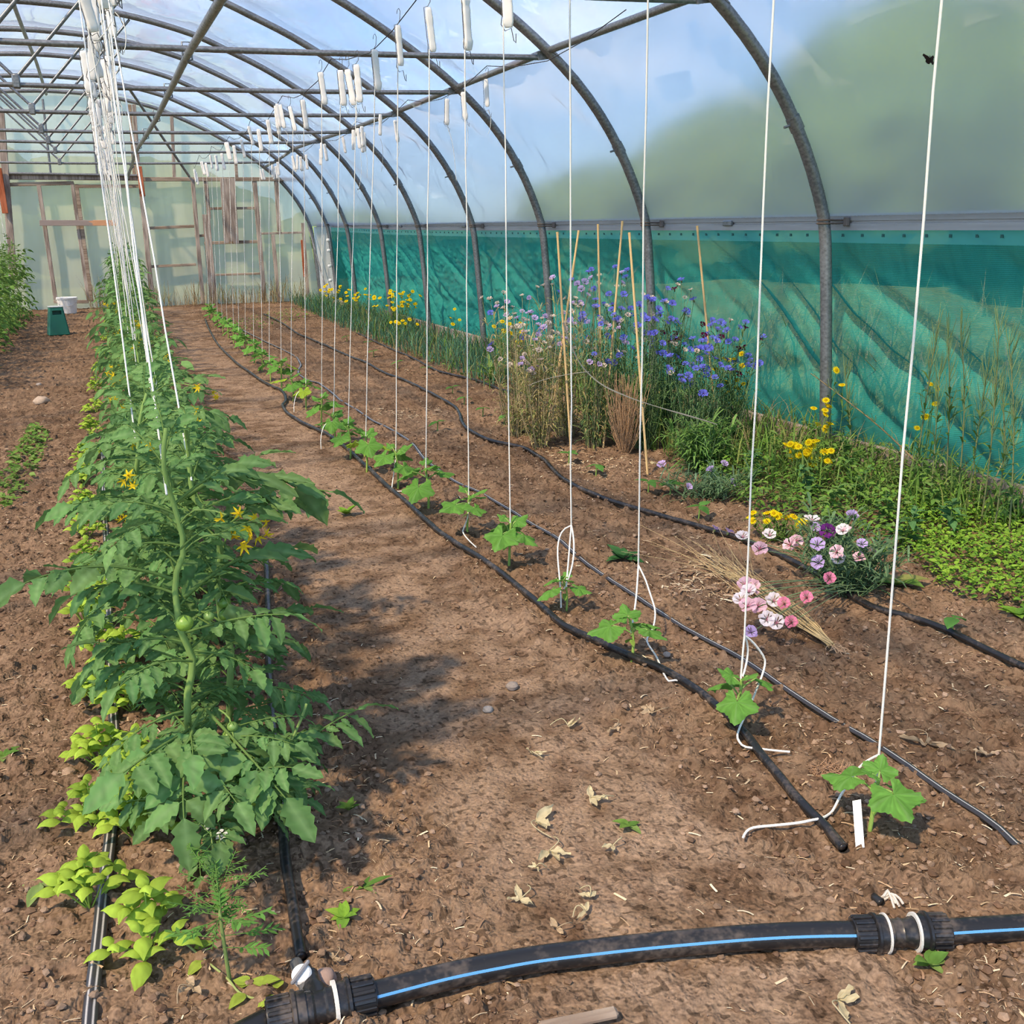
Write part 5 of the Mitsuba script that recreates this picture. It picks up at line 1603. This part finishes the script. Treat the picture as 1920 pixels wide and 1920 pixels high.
def flower_plant(name, label, cat, xy, H, nst, spread, kinds, weights, stemc, leafc, group=None, heads=0.8, seed=0, leaves=9, lw=0.008, ll=(0.05, 0.12), hs=1.0, dirn=None):
    rr = np.random.default_rng(seed)
    t = thing(name, label, cat, group)
    b = on(xy)
    sm, lm = MB(), MB()
    for k in range(nst):
        a = rr.uniform(0, 6.283)
        h = H * rr.uniform(0.55, 1.0)
        o = V([math.cos(a), math.sin(a)]) * rr.uniform(0.1, 1.0) * spread
        if dirn is not None:
            o = o * 0.6 + V(dirn) * rr.uniform(0.5, 1.1)
        p0 = b + V([o[0] * 0.25, o[1] * 0.25, -0.01])
        tip = b + V([o[0], o[1], h])
        mid = (p0 + tip) / 2 + V([rr.normal() * 0.02, rr.normal() * 0.02, 0.06 * h])
        q = spline(V([p0, mid, tip]), 7)
        sc = V(stemc[int(rr.integers(len(stemc)))]) * rr.uniform(0.8, 1.2)
        sm.tube(q, np.linspace(0.0024, 0.0012, 7), 4, sc, cap=False)
        for w in range(leaves):
            u = rr.uniform(0.05, 0.9)
            p = V([np.interp(u, np.linspace(0, 1, 7), q[:, j]) for j in range(3)])
            aa = rr.uniform(0, 6.283)
            L = rr.uniform(*ll)
            e = V([math.cos(aa), math.sin(aa), rr.uniform(0.2, 1.3)])
            e = unit(e)
            strip(lm, [p, p + e * L * 0.4, p + e * L * 0.75 + V([0, 0, -0.12 * L]), p + e * L * 0.95 + V([0, 0, -0.35 * L])], lw * rr.uniform(0.6, 1.2), np.clip(V(leafc[int(rr.integers(len(leafc)))]) * rr.uniform(0.75, 1.25), 0, 1))
        if rr.random() < heads:
            kd = kinds[int(rr.choice(len(kinds), p=weights))]
            d = unit(unit(q[-1] - q[-2]) * 0.5 + V([-0.15 + rr.normal() * 0.35, -0.55 + rr.normal() * 0.35, 0.35]))
            geo = YELP if kd == 'yellow' else HEADS[kd][int(rr.integers(len(HEADS[kd])))]
            put(geo, t, 'flower_head', 'yellow daisy head' if kd == 'yellow' else DESC[kd], M=mat(frame(d), tip, hs * rr.uniform(0.85, 1.2)))
    put(sm.ply('matte', True), t, 'stems')
    put(lm.ply('leaf', True), t, 'foliage', kind='stuff')
    return t


SG = [(0.16, 0.24, 0.11), (0.13, 0.22, 0.09)]
LG = [(0.10, 0.20, 0.08), (0.13, 0.24, 0.10), (0.16, 0.27, 0.10)]
SD = [(0.46, 0.37, 0.21), (0.38, 0.33, 0.16), (0.26, 0.31, 0.12)]
LD = [(0.40, 0.36, 0.16), (0.30, 0.36, 0.12), (0.46, 0.37, 0.20)]
CF = [((2.18, 5.75), 0.80, 20, 0.22, ('lilac', 'tan', 'blue'), (0.4, 0.5, 0.1), SD, LD, 'faded cornflower at the left end of the clump, lilac and dry heads'),
      ((2.16, 5.35), 0.70, 22, 0.17, ('tan', 'lilac'), (0.7, 0.3), SD, LD, 'straw coloured cornflower at the front left of the clump'),
      ((2.42, 5.60), 0.88, 20, 0.22, ('lilac', 'tan', 'blue'), (0.45, 0.4, 0.15), SD, LD, 'tall faded cornflower behind the left canes'),
      ((2.42, 5.20), 0.78, 22, 0.18, ('tan', 'blue', 'lilac'), (0.5, 0.35, 0.15), SD + SG, LD + LG, 'half dried cornflower in the middle of the clump'),
      ((2.68, 5.45), 0.92, 20, 0.20, ('blue', 'lilac', 'tan'), (0.6, 0.2, 0.2), SG, LG, 'tall blue cornflower at the back middle of the clump'),
      ((2.66, 5.05), 0.80, 24, 0.19, ('blue', 'tan'), (0.8, 0.2), SG, LG, 'green blue-flowered cornflower in front of the second hoop leg'),
      ((2.92, 5.25), 0.86, 20, 0.20, ('blue', 'tan', 'maroon'), (0.65, 0.25, 0.1), SG, LG, 'blue cornflower at the back right of the clump'),
      ((2.78, 4.72), 0.60, 24, 0.20, ('blue', 'tan'), (0.9, 0.1), SG, LG, 'leafy green blue-flowered cornflower at the front right of the clump'),
      ((3.05, 4.85), 0.68, 22, 0.20, ('blue', 'maroon', 'tan'), (0.6, 0.25, 0.15), SG, LG, 'cornflower with blue and maroon heads at the right end of the clump')]
for i, (xy, H, n, sp, kd, w, sc, lc, lab) in enumerate(CF):
    flower_plant('cornflower_plant', lab, 'cornflower', xy, H * 1.06, int(n * 1.9), sp, kd, w, sc, lc, 'cornflowers of the tall clump', 0.85, 2000 + i, 14, 0.008, (0.06, 0.15), 0.88)
flower_plant('leafy_clump', 'lush strap-leaved green growth at the front right foot of the cornflower clump', 'foliage', (2.66, 4.45), 0.28, 40, 0.2, ('blue',), (1.0,), SG, [(0.14, 0.28, 0.07), (0.18, 0.32, 0.09)], None, 0.03, 2100, 10, 0.012, (0.10, 0.2))
flower_plant('fallen_foliage', 'grey-green narrow-leaved stems sprawling between the clump and the pink flowers', 'foliage', (2.42, 4.0), 0.14, 40, 0.26, ('lilac',), (1.0,), SG, [(0.17, 0.27, 0.15), (0.13, 0.23, 0.11)], None, 0.14, 2101, 10, 0.007, (0.06, 0.14))
dsb = thing('dry_stalk_bundle', 'upright bundle of brown dried stalks in the middle of the cornflower clump', 'dried stalks')
m = MB()
rr = np.random.default_rng(5)
b = on((2.514,4.992))
for k in range(170):
    a, q = rr.uniform(0, 6.283), rr.uniform(0, 1) ** 0.5
    p0 = b + V([0.03 * q * math.cos(a), 0.03 * q * math.sin(a), -0.01])
    p1 = b + V([0.16 * q * math.cos(a) * rr.uniform(0.3, 1), 0.16 * q * math.sin(a), rr.uniform(0.18, 0.44)])
    m.tube(spline(V([p0, (p0 + p1) / 2 + V([rr.normal() * 0.012, rr.normal() * 0.012, 0]), p1]), 4), 0.0016, 3, V([0.40, 0.26, 0.15]) * rr.uniform(0.7, 1.4), cap=False)
put(m.ply('matte', True), dsb)

cw = V([0.62, 0.44, 0.21])
CANES = [((2.178,5.15,1.17), (*(2.236,5.08), -0.05), 'nearest left bamboo cane leaning in the cornflower clump'), ((2.5,5.6,1.174), (2.382,5.55,0.559), 'short slanting bamboo cane behind the left front cane'), ((2.573,5.5,1.208), (2.62, 5.5, -0.05), 'upright bamboo cane, third from the left in the clump'),
         ((2.626,5.3,1.221), (2.522,5.2,0.513), 'bamboo cane leaning right, fourth from the left in the clump'), ((2.392,4.75,1.165), (*(2.396,4.494), -0.05), 'bamboo cane slanting down to the front right of the clump'), ((3.033,5.2,1.194), (3.17, 5.1, -0.05), 'bamboo cane at the right end of the clump before the netting')]
for a, b, lab in CANES:
    a, b = V(a), V(b)
    if b[2] > 0.1:
        b = a + (b - a) * (a[2] + 0.05) / (a[2] - b[2])
    k = 30
    s = np.linspace(0, 1, k)[:, None]
    rad = 0.0062 + 0.0011 * (np.arange(k) % 5 == 0)
    colr = np.tile(cw, (k, 1)) * np.where(np.arange(k) % 5 == 0, 0.78, 1.0)[:, None]
    put(MB().tube(a + (b - a) * s, rad, 8, colr).ply('matte', True), thing('bamboo_cane', lab, 'cane'))
tp = thing('flat_twine', 'long flat grey twine slung from the left cane across the cornflowers', 'twine')
m = MB()
q = spline(V([(2.148,5,0.718), (2.169,4.95,0.613), (2.202,4.9,0.515), (2.259,4.75,0.422), (2.335,4.6,0.376), (2.461,4.5,0.33), (2.584,4.4,0.292), (2.69,4.35,0.256)]), 30)
m.tube(q, np.interp(np.arange(30), [0, 6, 14, 20, 25, 29], [0.007, 0.004, 0.008, 0.0045, 0.009, 0.0045]), 6, (0.17, 0.17, 0.145), flat=0.35)
put(m.ply('matte', True), tp)
m = MB()
m.tube(spline(V([(2.03,5.2,0.372), (2.136,5.12,0.419), (2.299,5,0.456)]), 12), 0.006, 6, (0.27, 0.25, 0.21), flat=0.35)
put(m.ply('matte', True), thing('flat_twine', 'short flat grey twine crossing the left front cane', 'twine'))

# pink cornflower plants in the near right bed
flower_plant('pink_cornflower', 'sprawling grey-green cornflower with pink and white heads in the right bed', 'cornflower', (2.22, 2.72), 0.22, 46, 0.24, ('pink', 'white', 'lilac'), (0.5, 0.3, 0.2), SG, [(0.12, 0.21, 0.11), (0.16, 0.26, 0.13), (0.10, 0.18, 0.08)], None, 0.12, 2200, 13, 0.009, (0.05, 0.12))
flower_plant('pink_cornflower', 'purple-headed cornflower behind the sprawling pink one', 'cornflower', (2.36, 3.0), 0.20, 26, 0.16, ('lilac', 'purple'), (0.8, 0.2), SG, [(0.12, 0.22, 0.11), (0.15, 0.25, 0.12)], None, 0.25, 2201, 12, 0.009, (0.05, 0.12))
PK = [('pink', 'large pink flower head', (1.914,2.8,0.157)), ('white', None, (1.944,2.95,0.151)), ('white', None, (2.052,2.95,0.146)), ('pink', None, (1.695,2.55,0.143)), ('pink', None, (1.728,2.55,0.128)), ('white', None, (1.693,2.52,0.129)), ('white', None, (1.655,2.5,0.114)),
      ('pink', None, (1.658,2.47,0.105)), ('pink', None, (1.692,2.47,0.102)), ('white', None, (1.768,2.5,0.098)), ('rose', None, (1.787,2.47,0.097)), ('rose', None, (1.865,2.47,0.107)), ('rose', None, (2.006,2.55,0.124)), ('white', None, (2.113,2.65,0.143)),
      ('white', None, (1.693,2.42,0.079)), ('white', None, (1.713,2.4,0.072)), ('rose', None, (1.765,2.4,0.066)), ('lilac', None, (1.613,2.38,0.066)), ('purple', None, (2.182,2.8,0.192))]
m = MB()
for kd, lab, p in PK:
    p = V(p)
    sc = 1.05 if kd in ('pink', 'white') else 0.95
    d = unit(V([-0.35, -0.55, 0.6]) + rr.normal(size=3) * 0.15)
    put(HEADS[kd][int(rr.integers(len(HEADS[kd])))], 'pink_cornflower', 'flower_head', DESC[kd], M=mat(frame(d), p, sc))
    b = V([2.24, 2.70, 0.02]) + rr.normal(size=3) * V([0.04, 0.04, 0])
    m.tube(spline(V([p, (p + b) / 2 + V([0, 0, 0.02]), b]), 6), 0.0014, 4, (0.17, 0.25, 0.12), cap=False)
put(m.ply('matte', True), 'pink_cornflower', 'flower_stalk')
for (px, lab) in (((2.142,3.45,0.077), 'lilac cornflower head drooping at the left over the soil'), ((2.173,3.4,0.058), 'second lilac cornflower head lying on the soil beside the hose')):
    put(HEADS['lilac'][0], thing('fallen_flower', lab, 'flower'), M=mat(roty(0.6), V([px[0], px[1], gh(px[0], px[1]) + 0.022]), 1.0))

# yellow daisies
def daisy(label, xy, H, nst, sp, hs, seed, dirn=None):
    flower_plant('yellow_daisy', label, 'daisy', xy, H, nst, sp, ('yellow',), (1.0,), [(0.16, 0.26, 0.07)], [(0.12, 0.22, 0.05), (0.15, 0.26, 0.06)], 'yellow daisies', 0.9, seed, 5, 0.008, (0.05, 0.10), hs, dirn)


daisy('yellow daisy clump beside the sprawling pink cornflower, above its left side', (2.36, 3.32), 0.12, 22, 0.16, 1.49, 1)
daisy('bright yellow daisy clump in the weeds below the nearest hoop leg', (2.92, 3.95), 0.24, 30, 0.12, 1.69, 2)
daisy('yellow daisy leaning on the nearest hoop leg', (3.25, 4.25), 0.36, 8, 0.07, 1.69, 3)
daisy('yellow daisy high against the nearest hoop leg', (3.38, 4.4), 0.52, 4, 0.06, 1.69, 4)
daisy('yellow daisy among the tall stems at the far right netting', (3.42, 3.75), 0.52, 7, 0.07, 1.56, 5)
daisy('yellow daisy at the right end of the cornflower clump', (3.15, 4.95), 0.52, 14, 0.12, 1.56, 6)
daisy('yellow daisy just left of the cornflower clump', (3.2, 8.6), 0.44, 16, 0.22, 1.82, 7)
daisy('yellow daisy between the third and fourth hoop legs', (3.25, 10.3), 0.40, 4, 0.1, 1.82, 8)
daisy('large yellow daisy clump before the far netting', (3.15, 12.4), 0.48, 46, 0.42, 2.08, 9)
daisy('small yellow daisy at the front edge of the far grass band', (2.95, 11.4), 0.25, 8, 0.2, 1.95, 10)
daisy('yellow daisy clump left of the large one before the far netting', (3.05, 14.4), 0.40, 22, 0.3, 2.21, 11)
daisy('farthest yellow daisy clump by the corner panel', (3.05, 16.2), 0.38, 14, 0.3, 2.21, 12)

# tall willowherb-like weeds at the right
rr = np.random.default_rng(55)
TW = [(3.371,3.733),(3.276,3.512),(3.266,3.42),(3.276,3.368),(3.272,3.296),(3.222,3.167),(3.183,3.059),(3.181,2.98),(3.644,4.51),(3.577,4.255)]
for i, (x, y) in enumerate(TW):
    x = min(x, 3.44)
    t = thing('tall_weed', f'tall thin weed with long narrow pods against the right netting, {["first", "second", "third", "fourth", "fifth", "sixth", "seventh", "eighth", "ninth", "tenth"][i]} along', 'weed', 'tall weeds by the right netting')
    b = on((x, y))
    H = rr.uniform(0.55, 0.85) if i < 8 else rr.uniform(0.35, 0.5)
    lx = rr.uniform(-0.08, 0.04)
    q = spline(V([b, b + V([lx * 0.3, rr.uniform(-0.03, 0.03), H * 0.5]), b + V([lx, rr.uniform(-0.06, 0.06), H])]), 12)
    put(MB().tube(q, np.linspace(0.004, 0.0015, 12), 5, V([0.19, 0.21, 0.09]) * rr.uniform(0.8, 1.2)).ply('matte', True), t, 'stem')
    pods, lv = MB(), MB()
    for k in range(34):
        u = rr.uniform(0.45, 1.0)
        p = V([np.interp(u, np.linspace(0, 1, 12), q[:, j]) for j in range(3)])
        a = rr.uniform(0, 6.283)
        d = V([0.35 * math.cos(a), 0.35 * math.sin(a), 1])
        pods.tube([p, p + d * 0.04, p + d * 0.075 + V([0, 0, 0.02])], [0.0012, 0.0016, 0.0008], 4, V([0.16, 0.24, 0.10]) * rr.uniform(0.8, 1.3), cap=False)
    for k in range(26):
        u = rr.uniform(0.1, 0.7)
        p = V([np.interp(u, np.linspace(0, 1, 12), q[:, j]) for j in range(3)])
        a = rr.uniform(0, 6.283)
        e = unit(V([math.cos(a), math.sin(a), rr.uniform(0.1, 1.2)]))
        L = rr.uniform(0.05, 0.10)
        strip(lv, [p, p + e * L * 0.5, p + e * L + V([0, 0, -0.02])], 0.012, V([0.14, 0.24, 0.07]) * rr.uniform(0.8, 1.2))
    put(pods.ply('matte', True), t, 'pods')
    put(lv.ply('leaf', True), t, 'foliage', kind='stuff')
fs = thing('fallen_stalk', 'long weed stalk leaning down to the right from the nearest hoop leg', 'stalk')
q = spline(V([(3.031,4.1,0.518), (3.146,4,0.411), (3.283,3.85,0.262), (3.402,3.7,0.093)]), 14)
m = MB().tube(q, np.linspace(0.002, 0.005, 14), 6, (0.28, 0.20, 0.10))
for k in range(30):
    p = q[int(rr.integers(1, 10))]
    d = V([rr.uniform(-0.8, 0.1), rr.uniform(-0.3, 0.3), rr.uniform(0.4, 1.0)])
    m.tube([p, p + d * 0.05], 0.0011, 4, V([0.2, 0.27, 0.11]) * rr.uniform(0.8, 1.3), cap=False)
put(m.ply('matte', True), fs)

# pulled-up dry plant lying by the pink flowers
dp = thing('dried_plant', 'pulled-up straw coloured plant with bare roots lying below the pink flowers', 'dead plant')
m = MB()
root, tipc = V([*(1.849,2.315), 0.016]), V([*(1.907,3.209), 0.03])
kk = V([*(1.894,2.752), 0.03])
for k in range(46):
    u = rr.uniform(0.25, 1.25)
    e = kk + (tipc - kk) * u + V([rr.normal() * 0.09 * u, rr.normal() * 0.10 * u, abs(rr.normal()) * 0.03])
    mid = kk + rr.normal(size=3) * V([0.03, 0.03, 0.012])
    q = spline(V([root + rr.normal(size=3) * 0.004, mid, e]), 8)
    m.tube(q, np.linspace(0.0018, 0.0008, 8), 4, V([0.46, 0.36, 0.19]) * rr.uniform(0.75, 1.25), cap=False)
put(m.ply('matte', True), dp, 'stems')
m = MB()
for k in range(22):
    a = rr.uniform(-1.2, 1.2)
    d = unit(root - kk)
    d = rotz(a) @ d
    L = rr.uniform(0.02, 0.06)
    m.tube(spline(V([root, root + d * L * 0.6 + rr.normal(size=3) * 0.006, root + d * L + V([0, 0, -0.008])]), 5), 0.0011, 4, (0.40, 0.28, 0.18), cap=False)
put(m.ply('matte', True), dp, 'roots')

# ================================================================ scraps and crumbs on the soil
def scrap(px, L, lab, kind=0):
    t = thing('leaf_scrap', lab, 'dry leaf')
    s = abs(int(px[0] * 977 + px[1] * 131)) % 9999
    rr = np.random.default_rng(s)
    m = MB()
    col = V([0.66, 0.58, 0.36]) if kind == 0 else V([0.52, 0.40, 0.26])
    c = on(px, 0.008)
    for k in range(3):
        v, f, cc = blade(lance, L * rr.uniform(0.5, 1.0), L * 0.16, 7, 0.5, -0.1, col * rr.uniform(0.85, 1.1), wav=0.4, cols=2, seed=s + k)
        m.add(v @ (rotz(rr.uniform(0, 6.28)) @ rotx(rr.uniform(-0.5, 0.5))).T + c, f, cc)
    a = rr.uniform(0, 6.28)
    m.tube(spline(V([c, c + V([L * 0.5 * math.cos(a), L * 0.5 * math.sin(a), 0.012]), c + V([L * math.cos(a + 0.7), L * math.sin(a + 0.7), 0.0])]), 8), 0.0013, 5, col * 0.9)
    put(m.ply('leaf', True), t)


for px, L, lab, k in (((0.942,2.153), 0.045, 'pale dry leaf scrap on the path, farthest of the scraps', 0), ((0.809,2.06), 0.035, 'small pale leaf scrap left of the farthest one', 0), ((0.853,1.824), 0.05, 'pale leaf scrap with a curled stalk, right of the dark lump', 0),
                      ((0.711,1.79), 0.07, 'long curled dry stalk forming a hook in the middle of the path', 0), ((0.694,1.677), 0.05, 'pale leaf scrap with a looped stalk below the hooked stalk', 0), ((0.584,1.552), 0.045, 'broad pale leaf scrap in the near middle of the path', 0),
                      ((0.705,1.509), 0.03, 'pale folded leaf scrap right of the broad one', 0), ((0.681,1.473), 0.028, 'pale leaf sliver just below the folded scrap', 0), ((0.817,1.64), 0.03, 'frayed straw coloured leaf scrap right of the looped one', 0),
                      ((0.616,1.451), 0.03, 'thin brown curled stalk above the water main', 1), ((0.65,1.637), 0.02, 'tiny pale leaf scrap below the looped one', 0), ((0.004,1.514), 0.04, 'orange-brown dry leaf by the creeping shoot', 1), ((1.039,2.096), 0.045, 'brown crumpled leaf right of the farthest path scraps', 1),
                      ((1.164,2.124), 0.05, 'brown crumpled leaf beside the cucumber hose', 1), ((0.96,1.122), 0.05, 'dry yellowish leaf at the bottom edge below the coupling', 0), ((1.795,1.668), 0.045, 'greenish withered leaf at the right of the bed', 1), ((1.7,1.761), 0.07, 'withered green stalk right of the nearest cucumber twine', 1),
                      ((0.229,1.506), 0.03, 'tan leaf scrap beside the white tap', 1), ((2.532,4.67), 0.05, 'whitish dry scrap at the foot of the front canes', 0)):
    scrap(px, L, lab, k)
rs0 = np.random.default_rng(21)
dc = thing('fibre_lump', 'tan lump of coir fibre left of the nearest cucumber plant', 'lump')
c = on((1.387,1.711), 0.0)
put(rock(0.036, (0.22, 0.135, 0.085), 77, (1, 0.9, 0.5)).ply('crumb', True), dc, 'core', M=mat(rotz(0.5), c))
m = MB()
for k in range(260):
    u = unit(rs0.normal(size=3)) * V([1, 0.9, 0.55]) * rs0.uniform(0.75, 1.1) * 0.042
    u[2] = abs(u[2])
    d = unit(rs0.normal(size=3)) * rs0.uniform(0.012, 0.03)
    m.tube(spline(V([c + u - d, c + u * 1.08, c + u + d * V([1, 1, 0.3])]), 4), 0.0008, 3, V([0.40, 0.25, 0.15]) * rs0.uniform(0.7, 1.3), cap=False)
put(m.ply('matte', True), dc, 'fibres', kind='stuff')

CL_ = []
for s in range(6):
    q = trimesh.creation.icosphere(0, 1.0)
    p = np.asarray(q.vertices) * (0.55 + 0.9 * meshkit.noise(np.asarray(q.vertices) * 2.9 + s * 9.3, s)[:, None]) * V([1, 0.8, 0.55])
    CL_.append((p, np.asarray(q.faces)))


def scatter(n, pick, size, cols, r, shapes=CL_, lift=0.25, seed_dark=0.0):
    """Crumbs as one mesh."""
    pts = V([pick() for _ in range(n)])
    z = soil_z(pts[:, 0], pts[:, 1])
    vs, fs, cs, k = [], [], [], 0
    for (x, y), zz in zip(pts, z):
        v, f = shapes[int(r.integers(len(shapes)))]
        s = size[0] + (size[1] - size[0]) * r.random() ** 3.2
        c, sn = math.cos(a := r.uniform(0, 6.283)), math.sin(a)
        w = np.column_stack([v[:, 0] * c - v[:, 1] * sn, v[:, 0] * sn + v[:, 1] * c, v[:, 2]]) * s + V([x, y, zz + s * lift])
        vs.append(w)
        fs.append(f + k)
        k += len(v)
        cs.append(np.tile(V(cols[int(r.integers(len(cols)))]) * r.uniform(0.7, 1.3), (len(v), 1)))
    return np.vstack(vs), np.vstack(fs), np.clip(np.vstack(cs), 0, 1)


rs = np.random.default_rng(99)


def bed_pick(x0, x1, y0, y1, power=1.7):
    def pick():
        while True:
            y = y0 + (y1 - y0) * rs.random() ** power
            x = rs.uniform(x0, x1)
            if 0.5 < x < 1.1 and rs.random() < 0.88:
                continue
            return x, y
    return pick


SOILC = [(0.20, 0.13, 0.085), (0.24, 0.162, 0.108), (0.15, 0.094, 0.062), (0.29, 0.205, 0.145)]
v, f, c = scatter(26000, bed_pick(-0.95, 2.75, 1.0, 6.5), (0.0022, 0.0115), SOILC, rs)
put(mikit.ply((v, f), 'crumb', False, color=c), thing('soil_crumbs', 'loose brown soil crumbs and clods over the beds', 'soil', kind='stuff'))
CHIP = []
for s in range(5):
    L, W_ = 1.0, 0.05 + 0.03 * s
    t = np.linspace(-1, 1, 4)
    y = 0.06 * (s - 2) * t ** 2
    zz = 0.12 * (1 - t ** 2)
    CHIP.append((np.vstack([np.column_stack([t, y - W_, zz]), np.column_stack([t, y + W_, zz + 0.05])]), V([[0, 1, 5], [0, 5, 4], [1, 2, 6], [1, 6, 5], [2, 3, 7], [2, 7, 6]])))
STRAW = [(0.52, 0.38, 0.22), (0.42, 0.28, 0.16), (0.60, 0.47, 0.30), (0.33, 0.20, 0.12), (0.68, 0.58, 0.40)]
v, f, c = scatter(24000, bed_pick(-0.95, 2.75, 1.0, 9.0), (0.0025, 0.015), STRAW, rs, CHIP, 0.1)
put(mikit.ply((v, f), 'matte', False, color=c), thing('straw_bits', 'scattered straw and wood chips on the soil', 'straw', kind='stuff'))
for poly, lab in (([(1.894,14.648),(2.269,11.447),(2.412,8.552),(2.245,8.628),(1.866,10.529),(1.655,13.885)], 'thin straw litter along the front of the grass band'), ([(1.528,6.911),(2.059,6.915),(1.968,6.493),(1.49,6.594)], 'pale straw patch on the right bed beyond the seedlings'), ([(1.692,3.098),(2.03,3.301),(1.867,2.79),(1.7,2.75),(1.656,2.991)], 'straw litter under the dried plant'), ([(2.454,4.469),(2.475,4.862),(2.218,5.434),(2.054,5.188),(2.065,4.51)], 'pale chaff at the foot of the cornflower clump')):
    pk = in_poly(poly, rs)
    v, f, c = scatter(800, pk, (0.005, 0.024), STRAW, rs, CHIP, 0.15)
    put(mikit.ply((v, f), 'matte', False, color=c), thing('straw_litter', lab, 'straw', kind='stuff'))
